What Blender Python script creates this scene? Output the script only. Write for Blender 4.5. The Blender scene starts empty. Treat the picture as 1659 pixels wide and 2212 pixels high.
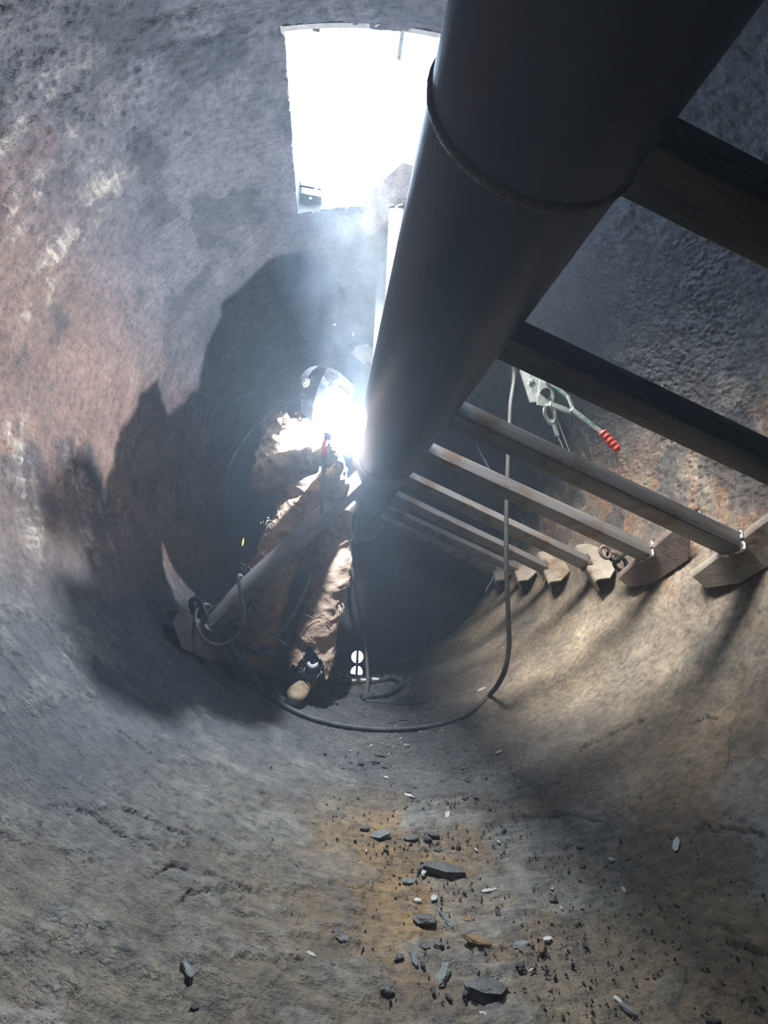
import bpy, math, random
import numpy as np
from mathutils import Matrix, Vector, Quaternion
R_ = math.radians
SC = bpy.context.scene
COL = SC.collection
random.seed(7); rng = np.random.default_rng(7)

# ------------------------------------------------------------------ camera
FPX, IW, IH, VPX, VPY, RHO = 830.0, 1659, 2212, 702, 1272, 4.0
CAM = np.array([-.284, 0.0, .65])
_da = np.array([VPX-IW/2, VPY-IH/2, FPX]); _da /= np.linalg.norm(_da)
_u = np.array([math.sin(R_(RHO)), -math.cos(R_(RHO)), 0]); _u -= _da*(_u@_da); _u /= np.linalg.norm(_u)
_r = np.cross(_da, _u); _r = -_r if _r[0] < 0 else _r
MC = np.stack([_r, _da, _u])
cam_d = bpy.data.cameras.new('camera'); cam = bpy.data.objects.new('camera', cam_d); COL.objects.link(cam)
cam_d.sensor_fit = 'HORIZONTAL'; cam_d.sensor_width = 36; cam_d.lens = 36*FPX/IW; cam_d.clip_start = .02
cam.matrix_world = Matrix(((MC[0, 0], -MC[0, 1], -MC[0, 2], CAM[0]), (MC[1, 0], -MC[1, 1], -MC[1, 2], CAM[1]),
                           (MC[2, 0], -MC[2, 1], -MC[2, 2], CAM[2]), (0, 0, 0, 1)))
SC.camera = cam
# vessel (horizontal drum): axis along Y
VR, VX, VZ, YN, YF = 1.465, .095, 1.415, -1.15, 3.85
SX, SZ, SR = 0.0, 1.40, .178            # mixer shaft


def at(x, y, Y):                         # world point seen at photo position x,y at depth Y
    d = MC @ np.array([x-IW/2, y-IH/2, FPX]); return CAM + d*Y/d[1]


def hit(x, y, R=VR, cx=VX, cz=VZ):       # point of the drum (or shaft) surface seen there
    d = MC @ np.array([x-IW/2, y-IH/2, FPX]); o = CAM-np.array([cx, 0, cz])
    a = d[0]**2+d[2]**2; b = 2*(o[0]*d[0]+o[2]*d[2]); c = o[0]**2+o[2]**2-R*R
    q = math.sqrt(max(0, b*b-4*a*c)); t = (-b+q)/(2*a)
    if R < 1: t = (-b-q)/(2*a)
    p = CAM+t*d; return p


def ang(p): return math.degrees(math.atan2(p[0]-VX, -(p[2]-VZ)))


# ------------------------------------------------------------------ world, light, exposure
w = bpy.data.worlds.new('sky'); SC.world = w; w.use_nodes = True
bg = w.node_tree.nodes['Background']; bg.inputs[0].default_value = (.56, .74, 1.0, 1); bg.inputs[1].default_value = 15.5
SC.view_settings.view_transform = 'Standard'; SC.view_settings.look = 'None'
SC.view_settings.gamma = 1; SC.view_settings.use_curve_mapping = False; SC.view_settings.exposure = 0.0
SC.cycles.use_denoising = True
SC.cycles.use_adaptive_sampling = True; SC.cycles.adaptive_threshold = .045; SC.cycles.volume_step_rate = 3; SC.cycles.volume_max_steps = 96; SC.cycles.use_light_tree = False
SC.cycles.max_bounces = 6; SC.cycles.diffuse_bounces = 3; SC.cycles.glossy_bounces = 2; SC.cycles.volume_bounces = 1
SC.cycles.transmission_bounces = 2; SC.cycles.sample_clamp_indirect = 6; SC.cycles.caustics_reflective = False
HA0, HA1, HY0, HY1 = -152.4, 152.0, 1.115, 1.845      # hatch opening: angles from the bottom, and Y
ARC = np.array([-.200, 1.80, 1.425])
ARC_POWER = 1.3e6
for nm, loc, rot, sx, sy in (('hatch_daylight', (.09, (HY0+HY1)/2, 2.74), (0, 0, 0), 1.36, HY1-HY0),):
    L = bpy.data.lights.new(nm, 'AREA'); L.shape = 'RECTANGLE'; L.size = sx; L.size_y = sy; L.cycles.is_portal = True
    o = bpy.data.objects.new(nm, L); COL.objects.link(o); o.location = loc; o.rotation_euler = rot

sun_d = bpy.data.lights.new('hazy_sun', 'SUN'); sun_d.energy = 40; sun_d.angle = R_(44); sun_d.color = (1.0, .93, .83)
sun = bpy.data.objects.new('hazy_sun', sun_d); COL.objects.link(sun); sun.rotation_mode = 'QUATERNION'
sun.rotation_quaternion = Vector((.52, .34, -1)).to_track_quat('-Z', 'Y')

# ------------------------------------------------------------------ helpers
W = {}


def tag(o, label=None, cat=None, group=None, kind=None):
    if label: o['label'] = label
    if cat: o['category'] = cat
    if group: o['group'] = group
    if kind: o['kind'] = kind
    return o


def link(o, parent=None, mat=None):
    COL.objects.link(o); m = mat if mat is not None else Matrix.Identity(4)
    if parent is not None:
        o.parent = parent; o.matrix_parent_inverse = W[parent.name].inverted()
    o.matrix_basis = m; W[o.name] = m.copy() if parent is None else m.copy()
    return o


def empty(name, loc, label, cat, group=None):
    o = bpy.data.objects.new(name, None); o.empty_display_size = .05
    link(o, None, Matrix.Translation(Vector(loc))); return tag(o, label, cat, group)


def mesh(name, vs, fs, mat, parent=None, smooth=True, mw=None):
    me = bpy.data.meshes.new(name); me.from_pydata([tuple(map(float, v)) for v in vs], [], [tuple(map(int, f)) for f in fs]); me.update()
    if smooth: me.shade_smooth()
    if mat: me.materials.append(mat)
    o = bpy.data.objects.new(name, me); return link(o, parent, mw)


def autosmooth(o, deg=35):
    me = o.data; me.shade_smooth(); me.set_sharp_from_angle(angle=R_(deg)); return o


def fmesh(name, co, quads, mat, parent=None, smooth=True):           # fast numpy mesh of quads
    me = bpy.data.meshes.new(name); n = len(quads)
    me.vertices.add(len(co)); me.vertices.foreach_set('co', co.astype(np.float32).ravel())
    me.loops.add(n*4); me.loops.foreach_set('vertex_index', quads.astype(np.int32).ravel())
    me.polygons.add(n); me.polygons.foreach_set('loop_start', np.arange(0, n*4, 4, dtype=np.int32))
    me.update(calc_edges=True)
    if smooth: me.shade_smooth()
    if mat: me.materials.append(mat)
    o = bpy.data.objects.new(name, me); return link(o, parent)


class MB:                                  # collects shapes of ONE object
    def __init__(s): s.v = []; s.f = []
    def add(s, vs, fs): k = len(s.v); s.v += [tuple(map(float, v)) for v in vs]; s.f += [tuple(i+k for i in f) for f in fs]; return s

    def box(s, c, sz, M=None, bev=0.0):
        c = np.array(c, float); h = np.array(sz, float)/2; M = np.eye(3) if M is None else np.array(M)
        b = min(bev, h.min()*.9)
        if b <= 0:
            P = [c+M@(h*np.array(q)) for q in ((-1, -1, -1), (1, -1, -1), (1, 1, -1), (-1, 1, -1), (-1, -1, 1), (1, -1, 1), (1, 1, 1), (-1, 1, 1))]
            return s.add(P, [(0, 3, 2, 1), (4, 5, 6, 7), (0, 1, 5, 4), (1, 2, 6, 5), (2, 3, 7, 6), (3, 0, 4, 7)])
        P = []; idx = {}
        for sx in (-1, 1):
            for sy in (-1, 1):
                for sz_ in (-1, 1):
                    sg = np.array((sx, sy, sz_))
                    for ax in range(3):
                        q = h-b; q = q.copy(); q[ax] = h[ax]; idx[(sx, sy, sz_, ax)] = len(P); P.append(c+M@(sg*q))
        F = []
        for ax in range(3):
            a1, a2 = (ax+1) % 3, (ax+2) % 3
            for sg in (-1, 1):
                f = []
                for p1, p2 in ((-1, -1), (1, -1), (1, 1), (-1, 1)):
                    k = [0, 0, 0]; k[ax] = sg; k[a1] = p1; k[a2] = p2; f.append(idx[(*k, ax)])
                F.append(tuple(f) if sg > 0 else tuple(f[::-1]))
        for ax in range(3):                # edge strips
            a1, a2 = (ax+1) % 3, (ax+2) % 3
            for p1 in (-1, 1):
                for p2 in (-1, 1):
                    k0 = [0, 0, 0]; k0[a1] = p1; k0[a2] = p2; k1 = list(k0); k0[ax] = -1; k1[ax] = 1
                    F.append((idx[(*k0, a1)], idx[(*k1, a1)], idx[(*k1, a2)], idx[(*k0, a2)]))
        for sx in (-1, 1):
            for sy in (-1, 1):
                for sz_ in (-1, 1): F.append(tuple(idx[(sx, sy, sz_, a)] for a in range(3)))
        return s.add(P, F)

    def tube(s, pts, r, n=10, cap=True, sq=None, jit=0.0):
        pts = [np.array(p, float) for p in pts]; m = len(pts)
        T = [(pts[min(i+1, m-1)]-pts[max(i-1, 0)]) for i in range(m)]; T = [t/(np.linalg.norm(t)+1e-12) for t in T]
        a = np.array([0, 0, 1.0]) if abs(T[0][2]) < .9 else np.array([1.0, 0, 0])
        N = np.cross(T[0], a); N /= np.linalg.norm(N); V = []
        for i in range(m):
            N = N-T[i]*(N@T[i]); N /= np.linalg.norm(N); B = np.cross(T[i], N)
            ri = r[i] if hasattr(r, '__len__') else r
            for k in range(n):
                t = 2*math.pi*k/n; rr = ri*(1+jit*(rng.random()-.5)); V.append(pts[i]+rr*(math.cos(t)*N+math.sin(t)*B))
        F = [(i*n+k, i*n+(k+1) % n, (i+1)*n+(k+1) % n, (i+1)*n+k) for i in range(m-1) for k in range(n)]
        if cap: F += [tuple(range(n))[::-1], tuple(range((m-1)*n, m*n))]
        return s.add(V, F)

    def ell(s, pts, rad, wd, n=20):      # loft of ellipses: rad=(a along wd, b across)
        pts = [np.array(p, float) for p in pts]; m = len(pts); V = []
        for i in range(m):
            T = pts[min(i+1, m-1)]-pts[max(i-1, 0)]; T /= np.linalg.norm(T)
            w_ = np.array(wd[i] if hasattr(wd[0], '__len__') else wd, float); A = w_-T*(w_@T); A /= np.linalg.norm(A); B = np.cross(T, A)
            a, b = rad[i] if hasattr(rad[i], '__len__') else (rad[i], rad[i])
            for k in range(n):
                t = 2*math.pi*k/n; V.append(pts[i]+a*math.cos(t)*A+b*math.sin(t)*B)
        F = [(i*n+k, i*n+(k+1) % n, (i+1)*n+(k+1) % n, (i+1)*n+k) for i in range(m-1) for k in range(n)]
        F += [tuple(range(n))[::-1], tuple(range((m-1)*n, m*n))]
        return s.add(V, F)

    def ball(s, c, r, n=10, m=7, M=None):
        r = np.array(r if hasattr(r, '__len__') else (r, r, r), float); M = np.eye(3) if M is None else M; V = []
        for j in range(1, m):
            ph = math.pi*j/m
            for k in range(n):
                t = 2*math.pi*k/n; V.append(np.array(c)+M@(r*np.array([math.sin(ph)*math.cos(t), math.sin(ph)*math.sin(t), math.cos(ph)])))
        V += [np.array(c)+M@(r*np.array([0, 0, 1])), np.array(c)+M@(r*np.array([0, 0, -1]))]
        F = [(j*n+k, (j+1)*n+k, (j+1)*n+(k+1) % n, j*n+(k+1) % n) for j in range(m-2) for k in range(n)]
        F += [(len(V)-2, k, (k+1) % n) for k in range(n)] + [(len(V)-1, (m-2)*n+(k+1) % n, (m-2)*n+k) for k in range(n)]
        return s.add(V, F)

    def prism(s, poly, t0, t1):           # poly: Nx3 points, extruded from +t0 to +t1 (vectors)
        n = len(poly); V = [np.array(p)+np.array(t0) for p in poly]+[np.array(p)+np.array(t1) for p in poly]
        return s.add(V, [tuple(range(n))[::-1], tuple(range(n, 2*n))]+[(i, (i+1) % n, n+(i+1) % n, n+i) for i in range(n)])

    def build(s, name, mat, parent=None, smooth=True, mw=None, deg=35):
        o = mesh(name, s.v, s.f, mat, parent, False, mw)
        if smooth: autosmooth(o, deg)
        return o


def bez(pts, n=12):                        # Catmull-Rom through the points
    P = [np.array(p, float) for p in pts]; P = [2*P[0]-P[1]]+P+[2*P[-1]-P[-2]]; out = []
    for i in range(1, len(P)-2):
        for k in range(n):
            t = k/n; out.append(.5*((2*P[i])+(-P[i-1]+P[i+1])*t+(2*P[i-1]-5*P[i]+4*P[i+1]-P[i+2])*t*t+(-P[i-1]+3*P[i]-3*P[i+1]+P[i+2])*t**3))
    out.append(P[-2]); return out


_T = rng.random((8, 256, 256))


def vn(x, y, s=0):                         # value noise 0..1
    T = _T[s % 8]; xi = np.floor(x).astype(int); yi = np.floor(y).astype(int); fx = x-xi; fy = y-yi
    fx = fx*fx*(3-2*fx); fy = fy*fy*(3-2*fy); g = lambda a, b: T[a & 255, b & 255]
    return (g(xi, yi)*(1-fx)+g(xi+1, yi)*fx)*(1-fy)+(g(xi, yi+1)*(1-fx)+g(xi+1, yi+1)*fx)*fy


def fbm(x, y, s=0, o=4, p=.5):
    v = 0; a = 1; t = 0
    for k in range(o): v = v+a*vn(x*2**k+17*k, y*2**k+31*k, s+k); t += a; a *= p
    return v/t


def ss(a, b, x): t = np.clip((x-a)/(b-a), 0, 1); return t*t*(3-2*t)


# ------------------------------------------------------------------ materials
def new_mat(name):
    m = bpy.data.materials.new(name); m.use_nodes = True; nt = m.node_tree; return m, nt, nt.nodes['Principled BSDF']


def N(nt, t, **k):
    n = nt.nodes.new(t)
    for a, b in k.items():
        if a.startswith('i_'):
            key = a[2:]; n.inputs[int(key) if key.isdigit() else key].default_value = b
        else: setattr(n, a, b)
    return n


def ramp(nt, stops):
    r = nt.nodes.new('ShaderNodeValToRGB'); e = r.color_ramp.elements
    while len(e) < len(stops): e.new(.5)
    for q, (p, c) in zip(e, stops): q.position = p; q.color = (*c, 1) if len(c) == 3 else c
    return r


def mat(name, c1, c2=None, rough=.6, metal=0.0, scale=12, bump=.15, bscale=60, stretch=(1, 1, 1), contrast=(.35, .65), c3=None, s3=4, spec=.5, rvar=.15):
    m, nt, b = new_mat(name); L = nt.links.new
    tc = N(nt, 'ShaderNodeTexCoord'); mp = N(nt, 'ShaderNodeMapping'); mp.inputs['Scale'].default_value = stretch; L(tc.outputs['Object'], mp.inputs[0])
    n1 = N(nt, 'ShaderNodeTexNoise', i_Scale=scale, i_Detail=5.0, i_Roughness=.65); L(mp.outputs[0], n1.inputs['Vector'])
    r1 = ramp(nt, [(contrast[0], c1), (contrast[1], c2 or c1)]); L(n1.outputs['Fac'], r1.inputs[0]); out = r1.outputs[0]
    if c3:
        n3 = N(nt, 'ShaderNodeTexNoise', i_Scale=s3, i_Detail=4.0, i_Roughness=.7); L(tc.outputs['Object'], n3.inputs['Vector'])
        r3 = ramp(nt, [(.52, (0, 0, 0)), (.66, (1, 1, 1))]); L(n3.outputs['Fac'], r3.inputs[0])
        mx = N(nt, 'ShaderNodeMix', data_type='RGBA'); L(r3.outputs[0], mx.inputs['Factor']); L(out, mx.inputs['A']); mx.inputs['B'].default_value = (*c3, 1); out = mx.outputs['Result']
    L(out, b.inputs['Base Color']); b.inputs['Metallic'].default_value = metal; b.inputs['Specular IOR Level'].default_value = spec
    mr = N(nt, 'ShaderNodeMapRange', i_3=rough-rvar, i_4=rough+rvar); L(n1.outputs['Fac'], mr.inputs[0]); L(mr.outputs[0], b.inputs['Roughness'])
    n2 = N(nt, 'ShaderNodeTexNoise', i_Scale=bscale, i_Detail=3.0, i_Roughness=.6); L(mp.outputs[0], n2.inputs['Vector'])
    bp = N(nt, 'ShaderNodeBump', i_Strength=bump, i_Distance=.01); L(n2.outputs['Fac'], bp.inputs['Height']); L(bp.outputs[0], b.inputs['Normal'])
    return m


def emis(name, c, s):
    m, nt, b = new_mat(name); b.inputs['Base Color'].default_value = (*c, 1); b.inputs['Emission Color'].default_value = (*c, 1); b.inputs['Emission Strength'].default_value = s; return m


M = {}
M['steel'] = mat('mill_scale_steel', (.045, .048, .058), (.10, .10, .11), .36, .55, 3, .12, 90, (1, 6, 6), c3=(.10, .065, .05), s3=7)
M['shaft'] = mat('shaft_steel', (.028, .031, .048), (.052, .053, .070), .42, .35, 2.5, .10, 120, (1, .25, 1), c3=(.062, .048, .050), s3=2.2)
M['tube'] = mat('tube_steel', (.15, .15, .155), (.27, .265, .26), .40, .30, 9, .18, 40, (.25, 9, 9), c3=(.16, .11, .08), s3=5)
M['tube_dark'] = mat('dark_tube_steel', (.035, .035, .037), (.09, .088, .088), .30, .6, 9, .18, 40, (.25, 9, 9), c3=(.07, .055, .045), s3=4)
M['paddle'] = mat('paddle_plate', (.27, .24, .20), (.42, .38, .31), .5, .1, 10, .25, 60, c3=(.20, .11, .06), s3=6)
M['paddle_rusty'] = mat('rusty_paddle_plate', (.13, .105, .09), (.24, .18, .15), .6, .1, 14, .35, 60, c3=(.10, .09, .09), s3=8)
M['dull_weld'] = mat('dull_weld_bead', (.06, .05, .045), (.12, .10, .09), .5, .5, 60, .5, 160)
M['weld'] = mat('weld_bead', (.16, .12, .09), (.35, .30, .24), .35, .7, 60, .5, 160)
M['bright_weld'] = mat('bright_weld', (.75, .74, .70), (.55, .5, .42), .22, .8, 60, .5, 160)
M['end'] = mat('end_plate', (.028, .032, .042), (.058, .060, .066), .75, .1, 5, .6, 25, c3=(.06, .045, .035), s3=3)
M['cable'] = mat('rubber_cable', (.10, .105, .105), (.19, .19, .185), .55, 0, 30, .3, 200)
M['cable_dark'] = mat('dark_rubber_cable', (.035, .037, .04), (.085, .085, .085), .55, 0, 30, .3, 200)
M['cable_rust'] = mat('reddish_rubber_hose', (.10, .06, .05), (.15, .10, .085), .6, 0, 30, .3, 200)
M['zinc'] = mat('zinc_plated_steel', (.42, .46, .46), (.62, .66, .65), .34, .75, 20, .3, 120, c3=(.10, .35, .22), s3=9)
M['red'] = mat('red_grip', (.55, .025, .02), (.70, .05, .035), .38, 0, 20, .1, 100)
M['black'] = mat('black_plastic', (.02, .02, .022), (.045, .045, .05), .4, 0, 20, .1, 100)
M['brass'] = mat('coupling_metal', (.20, .18, .15), (.42, .39, .34), .35, .8, 40, .3, 120)
M['duck'] = mat('brown_duck_cloth', (.30, .195, .125), (.45, .31, .205), .9, 0, 9, .55, 70, c3=(.25, .17, .12), s3=14, spec=.2)
M['duck2'] = mat('brown_duck_trousers', (.36, .235, .165), (.50, .35, .25), .92, 0, 7, .6, 60, c3=(.24, .17, .13), s3=11, spec=.2)
M['lining'] = mat('frayed_thread', (.42, .33, .25), (.55, .45, .35), .95, 0, 20, .3, 80)
M['denim'] = mat('blue_denim', (.03, .06, .15), (.10, .18, .36), .9, 0, 30, .5, 120, c3=(.55, .6, .68), s3=20)
M['sock'] = mat('white_cloth', (.7, .7, .7), (.5, .5, .5), .9)
M['boot'] = mat('tan_boot_leather', (.20, .14, .075), (.31, .225, .13), .7, 0, 14, .4, 90, c3=(.12, .09, .06), s3=12)
M['sole'] = mat('dark_rubber_sole', (.035, .033, .03), (.08, .075, .065), .8)
M['skin'] = mat('skin', (.42, .25, .18), (.50, .31, .23), .55)
M['hood'] = mat('helmet_shell', (.028, .029, .033), (.06, .06, .068), .33, 0, 12, .2, 60, c3=(.16, .16, .17), s3=9)
M['hoodfront'] = mat('helmet_front', (.22, .22, .23), (.34, .34, .36), .38, 0, 22, .3, 80, c3=(.12, .12, .13), s3=18)
M['cap'] = mat('white_cap', (.72, .73, .74), (.6, .61, .62), .45)
M['lens'] = mat('dark_lens', (.02, .022, .022), (.03, .03, .03), .45, spec=.2)
M['glove'] = mat('leather_glove', (.46, .32, .18), (.60, .44, .26), .75, 0, 20, .5, 90, c3=(.32, .22, .14), s3=16)
M['chip'] = mat('scale_chip', (.060, .058, .055), (.135, .125, .11), .6, .1, 20, .6, 90)
M['chip_grey'] = mat('grey_green_chip', (.12, .125, .115), (.20, .20, .18), .7, 0, 20, .5, 90)
M['chip_pale'] = mat('pale_chip', (.42, .39, .34), (.62, .58, .52), .6, 0, 20, .4, 90)
M['chip_rust'] = mat('rust_chip', (.16, .09, .04), (.26, .16, .08), .8, 0, 20, .5, 90)
M['arc'] = emis('arc_light', (.76, .87, 1.0), 1.0)
M['spark'] = emis('spark_glow', (1.0, .28, .04), 9)


def vessel_mat():
    m, nt, b = new_mat('scaled_drum_steel'); L = nt.links.new
    at_ = N(nt, 'ShaderNodeAttribute', attribute_name='tone'); tc = N(nt, 'ShaderNodeTexCoord')
    n1 = N(nt, 'ShaderNodeTexNoise', i_Scale=38.0, i_Detail=6.0, i_Roughness=.72); L(tc.outputs['Object'], n1.inputs['Vector'])
    n0 = N(nt, 'ShaderNodeTexNoise', i_Scale=7.0, i_Detail=4.0, i_Roughness=.7); L(tc.outputs['Object'], n0.inputs['Vector'])
    r = ramp(nt, [(.30, (.45, .45, .46)), (.5, (1, 1, 1)), (.72, (1.5, 1.47, 1.42))]); L(n1.outputs['Fac'], r.inputs[0])
    r0 = ramp(nt, [(.32, (.75, .76, .78)), (.68, (1.2, 1.18, 1.12))]); L(n0.outputs['Fac'], r0.inputs[0])
    a = N(nt, 'ShaderNodeMix', data_type='RGBA', blend_type='MULTIPLY'); a.inputs['Factor'].default_value = 1
    L(at_.outputs['Color'], a.inputs['A']); L(r.outputs[0], a.inputs['B'])
    c = N(nt, 'ShaderNodeMix', data_type='RGBA', blend_type='MULTIPLY'); c.inputs['Factor'].default_value = 1
    L(a.outputs['Result'], c.inputs['A']); L(r0.outputs[0], c.inputs['B']); L(c.outputs['Result'], b.inputs['Base Color'])
    L(at_.outputs['Alpha'], b.inputs['Roughness']); b.inputs['Metallic'].default_value = .15
    sy = N(nt, 'ShaderNodeAttribute', attribute_name='sy'); mp = N(nt, 'ShaderNodeMapping'); mp.inputs['Scale'].default_value = (9, 46, 1); L(sy.outputs['Vector'], mp.inputs[0])
    ns = N(nt, 'ShaderNodeTexNoise', i_Scale=1.6, i_Detail=6.0, i_Roughness=.72); L(mp.outputs[0], ns.inputs['Vector'])
    rs = ramp(nt, [(.34, (.42, .43, .46)), (.47, (.95, .95, .95)), (.60, (1.12, 1.1, 1.06)), (.72, (1.75, 1.68, 1.55))]); L(ns.outputs['Fac'], rs.inputs[0])
    d = N(nt, 'ShaderNodeMix', data_type='RGBA', blend_type='MULTIPLY'); d.inputs['Factor'].default_value = .85
    L(c.outputs['Result'], d.inputs['A']); L(rs.outputs[0], d.inputs['B']); L(d.outputs['Result'], b.inputs['Base Color'])
    vo = N(nt, 'ShaderNodeTexVoronoi', i_Scale=75.0, i_Randomness=1.0); L(tc.outputs['Object'], vo.inputs['Vector'])
    rv = N(nt, 'ShaderNodeMapRange', i_1=.05, i_2=.22, i_3=.25, i_4=0.0); L(vo.outputs['Distance'], rv.inputs[0])
    n2 = N(nt, 'ShaderNodeTexNoise', i_Scale=160.0, i_Detail=3.0); L(tc.outputs['Object'], n2.inputs['Vector'])
    a1 = N(nt, 'ShaderNodeMath', operation='ADD'); L(n2.outputs['Fac'], a1.inputs[0]); L(n1.outputs['Fac'], a1.inputs[1])
    a2 = N(nt, 'ShaderNodeMath', operation='MULTIPLY_ADD'); L(ns.outputs['Fac'], a2.inputs[0]); a2.inputs[1].default_value = 1.2; L(a1.outputs[0], a2.inputs[2])
    a3 = N(nt, 'ShaderNodeMath', operation='ADD'); L(a2.outputs[0], a3.inputs[0]); L(rv.outputs[0], a3.inputs[1])
    b1 = N(nt, 'ShaderNodeBump', i_Strength=.85, i_Distance=.005); L(a3.outputs[0], b1.inputs['Height'])
    L(b1.outputs[0], b.inputs['Normal']); return m


M['vessel'] = vessel_mat()

# ------------------------------------------------------------------ drum shell: height field and stain and painted-shade colours
CR = [  # cracks and flake edges seen on the plate, as photo polylines: (points, depth, width, step)
    ([(1250, 1622), (1290, 1600), (1330, 1580), (1360, 1565), (1388, 1556)], .010, .006, .006),
    ([(1105, 1762), (1160, 1766), (1215, 1762), (1255, 1768), (1285, 1780), (1320, 1784)], .007, .0045, .006),
    ([(1505, 1790), (1525, 1782), (1545, 1795), (1580, 1798), (1620, 1806), (1659, 1812)], .007, .005, .007),
    ([(1560, 2003), (1582, 2008), (1572, 2036), (1600, 2052), (1659, 2062)], .005, .004, .009),
    ([(1640, 1455), (1610, 1520), (1580, 1570), (1575, 1640), (1566, 1665)], .003, .005, .008),
    ([(160, 1750), (200, 1765), (240, 1795), (270, 1818)], .004, .005, .006),
    ([(258, 1755), (290, 1758), (330, 1780), (345, 1790), (395, 1805), (410, 1835)], .005, .004, .006),
    ([(345, 1890), (370, 1876), (400, 1885)], .007, .006, .004), ([(440, 1890), (490, 1910), (540, 1928)], .005, .005, .004),
    ([(392, 1950), (410, 1938), (445, 1935)], .005, .005, .006), ([(303, 1662), (330, 1683), (350, 1705)], .005, .005, .004),
    ([(255, 1580), (300, 1612), (350, 1650)], .003, .005, .005),
    ([(1495, 1565), (1520, 1552), (1545, 1550)], .007, .006, .004), ([(600, 2090), (560, 2140), (470, 2150), (400, 2135)], .002, .006, .004),
    ([(205, 1320), (235, 1355), (250, 1375)], .004, .006, .003), ([(1130, 1300), (1105, 1345), (1075, 1380)], .002, .012, .0)]


def field(A, Y):
    """height towards the axis (m) and stain and painted-shade colour for angle A (deg from the bottom, + to the right) and Y"""
    s = np.radians(A)*VR; aA = np.abs(A); lw = ss(-50, -75, A); rw = ss(55, 72, A)
    top = ss(60, 80, aA)
    h = .010*(fbm(s*1.3, Y*1.6, 1, 3)-.5)
    h += .0050*(fbm(s*5, Y*22, 2, 4)-.5)*(1-.3*top)                       # scrape marks round the drum
    f1 = fbm(s*7+3, Y*12, 3, 5, .6); h += .0040*ss(.52, .55, f1)+.0030*ss(.60, .62, f1)   # lifted scale plates with steps
    f2 = fbm(s*16+9, Y*34, 5, 4, .62); h += .0022*ss(.56, .60, f2)*(1-top)
    crust = top*ss(.40, .58, fbm(s*2.2+5, Y*2.6, 4, 4))*(.45+.55*ss(.2, -.1, Y-1.9)+.3*rw)
    h += crust*.012*np.abs(fbm(s*48, Y*60, 6, 3, .6)-.5)*2
    h += (top*.0034+.0014)*(fbm(s*70, Y*70, 7, 3)-.5)*2
    wob = .04*(fbm(s*4, Y*4, 3, 3)-.5); tl = ss(-128, -116, A)*ss(-88, -98, A)
    h += rw*ss(78, 100, A)*.0075*ss(.35, .6, fbm(s*3+2, Y*3, 2, 4))*np.abs(fbm(s*95, Y*80, 4, 2)-.5)*2
    h += lw*ss(-92, -112, A)*.0060*ss(.42, .6, fbm(s*3+8, Y*4, 1, 4))*np.abs(fbm(s*80, Y*95, 3, 2)-.5)*2
    band = np.clip(tl*(np.exp(-((Y-1.03+wob-.04*np.sin(s))/.030)**2)+np.exp(-((Y-1.155+wob*1.5)/.042)**2)+.8*np.exp(-((Y-1.33-wob*2)/.05)**2)), 0, 1)
    band = np.clip(band+.9*ss(-84, -78, A)*ss(-58, -66, A)*(np.exp(-((Y-1.39+wob*2)/.05)**2)+np.exp(-((Y-1.68+wob*2+.0*A)/.06)**2)+np.exp(-((Y-1.85+wob)/.03)**2)), 0, 1)       # ribbed wear strips on the near left wall
    h += band*.0075*np.abs(np.sin((s*1.0+.25*np.sin(Y*9)+.04*vn(s*20, Y*20, 1))*2*math.pi/.013))*ss(.40, .52, fbm(s*12, Y*30, 0, 3))
    for k in range(3):                                                    # gouged strips between them
        yc = (.80, .965, 1.09)[k]+.06*np.sin(s*1.4+k); h -= .010*lw*np.exp(-((Y-yc)/.016)**2)*ss(.4, .55, vn(s*4, Y*2+k*9, 3))
    ck = np.zeros_like(h)
    for pts, d, wd, st in CR:
        P = [hit(*q) for q in pts]; P = [(math.radians(ang(p))*VR, p[1]) for p in P]
        lo = np.min(P, 0)-.06; hi = np.max(P, 0)+.06
        k = (s > lo[0]) & (s < hi[0]) & (Y > lo[1]) & (Y < hi[1])
        if not k.any(): continue
        wd = wd*.6; sx = s[k]+.009*(fbm(s[k]*75, Y[k]*75, 2, 3)-.5)*2; yx = Y[k]+.009*(fbm(s[k]*75+9, Y[k]*75, 3, 3)-.5)*2
        best = np.full(sx.shape, 9.); side = np.zeros_like(best); endf = np.ones_like(best)
        for (a, b), i in zip(zip(P[:-1], P[1:]), range(99)):
            a = np.array(a); b = np.array(b); ab = b-a; t = np.clip(((sx-a[0])*ab[0]+(yx-a[1])*ab[1])/(ab@ab), 0, 1)
            dx = sx-a[0]-t*ab[0]; dy = yx-a[1]-t*ab[1]; dd = np.hypot(dx, dy); cr = (ab[0]*dy-ab[1]*dx)/(np.linalg.norm(ab)+1e-9)
            m_ = dd < best; best[m_] = dd[m_]; side[m_] = cr[m_]
        h[k] += -d*1.5*np.exp(-(best/wd)**2)+st*np.exp(-best/.03)*(side > 0); ck[k] = np.maximum(ck[k], np.exp(-(best/(wd*.75))**2)*min(1, d/.004)*.95)
    # ---- colours
    g = lambda *c: np.array(c)[None, None, :]
    c = g(.140, .112, .080)+0*A[..., None]
    mix = lambda c, k, t: c*(1-t[..., None])+np.array(k)*t[..., None]
    mid_shade = ss(1.05, 1.7, Y+.35*(fbm(s*2, Y*2, 5, 3)-.5))*ss(75, 45, aA); c = mix(c, (.088, .089, .092), mid_shade*.85)  # dark blue-grey painted in for the unlit middle floor
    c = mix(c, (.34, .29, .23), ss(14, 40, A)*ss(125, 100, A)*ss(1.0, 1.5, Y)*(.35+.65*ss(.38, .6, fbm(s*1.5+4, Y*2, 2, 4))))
    c = mix(c, (.058, .060, .066), ss(-14, -40, A)*ss(.62, 1.0, Y)*ss(-82, -58, A)*.9)          # lower left darkened in colour, standing in for the arc's shadow
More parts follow.
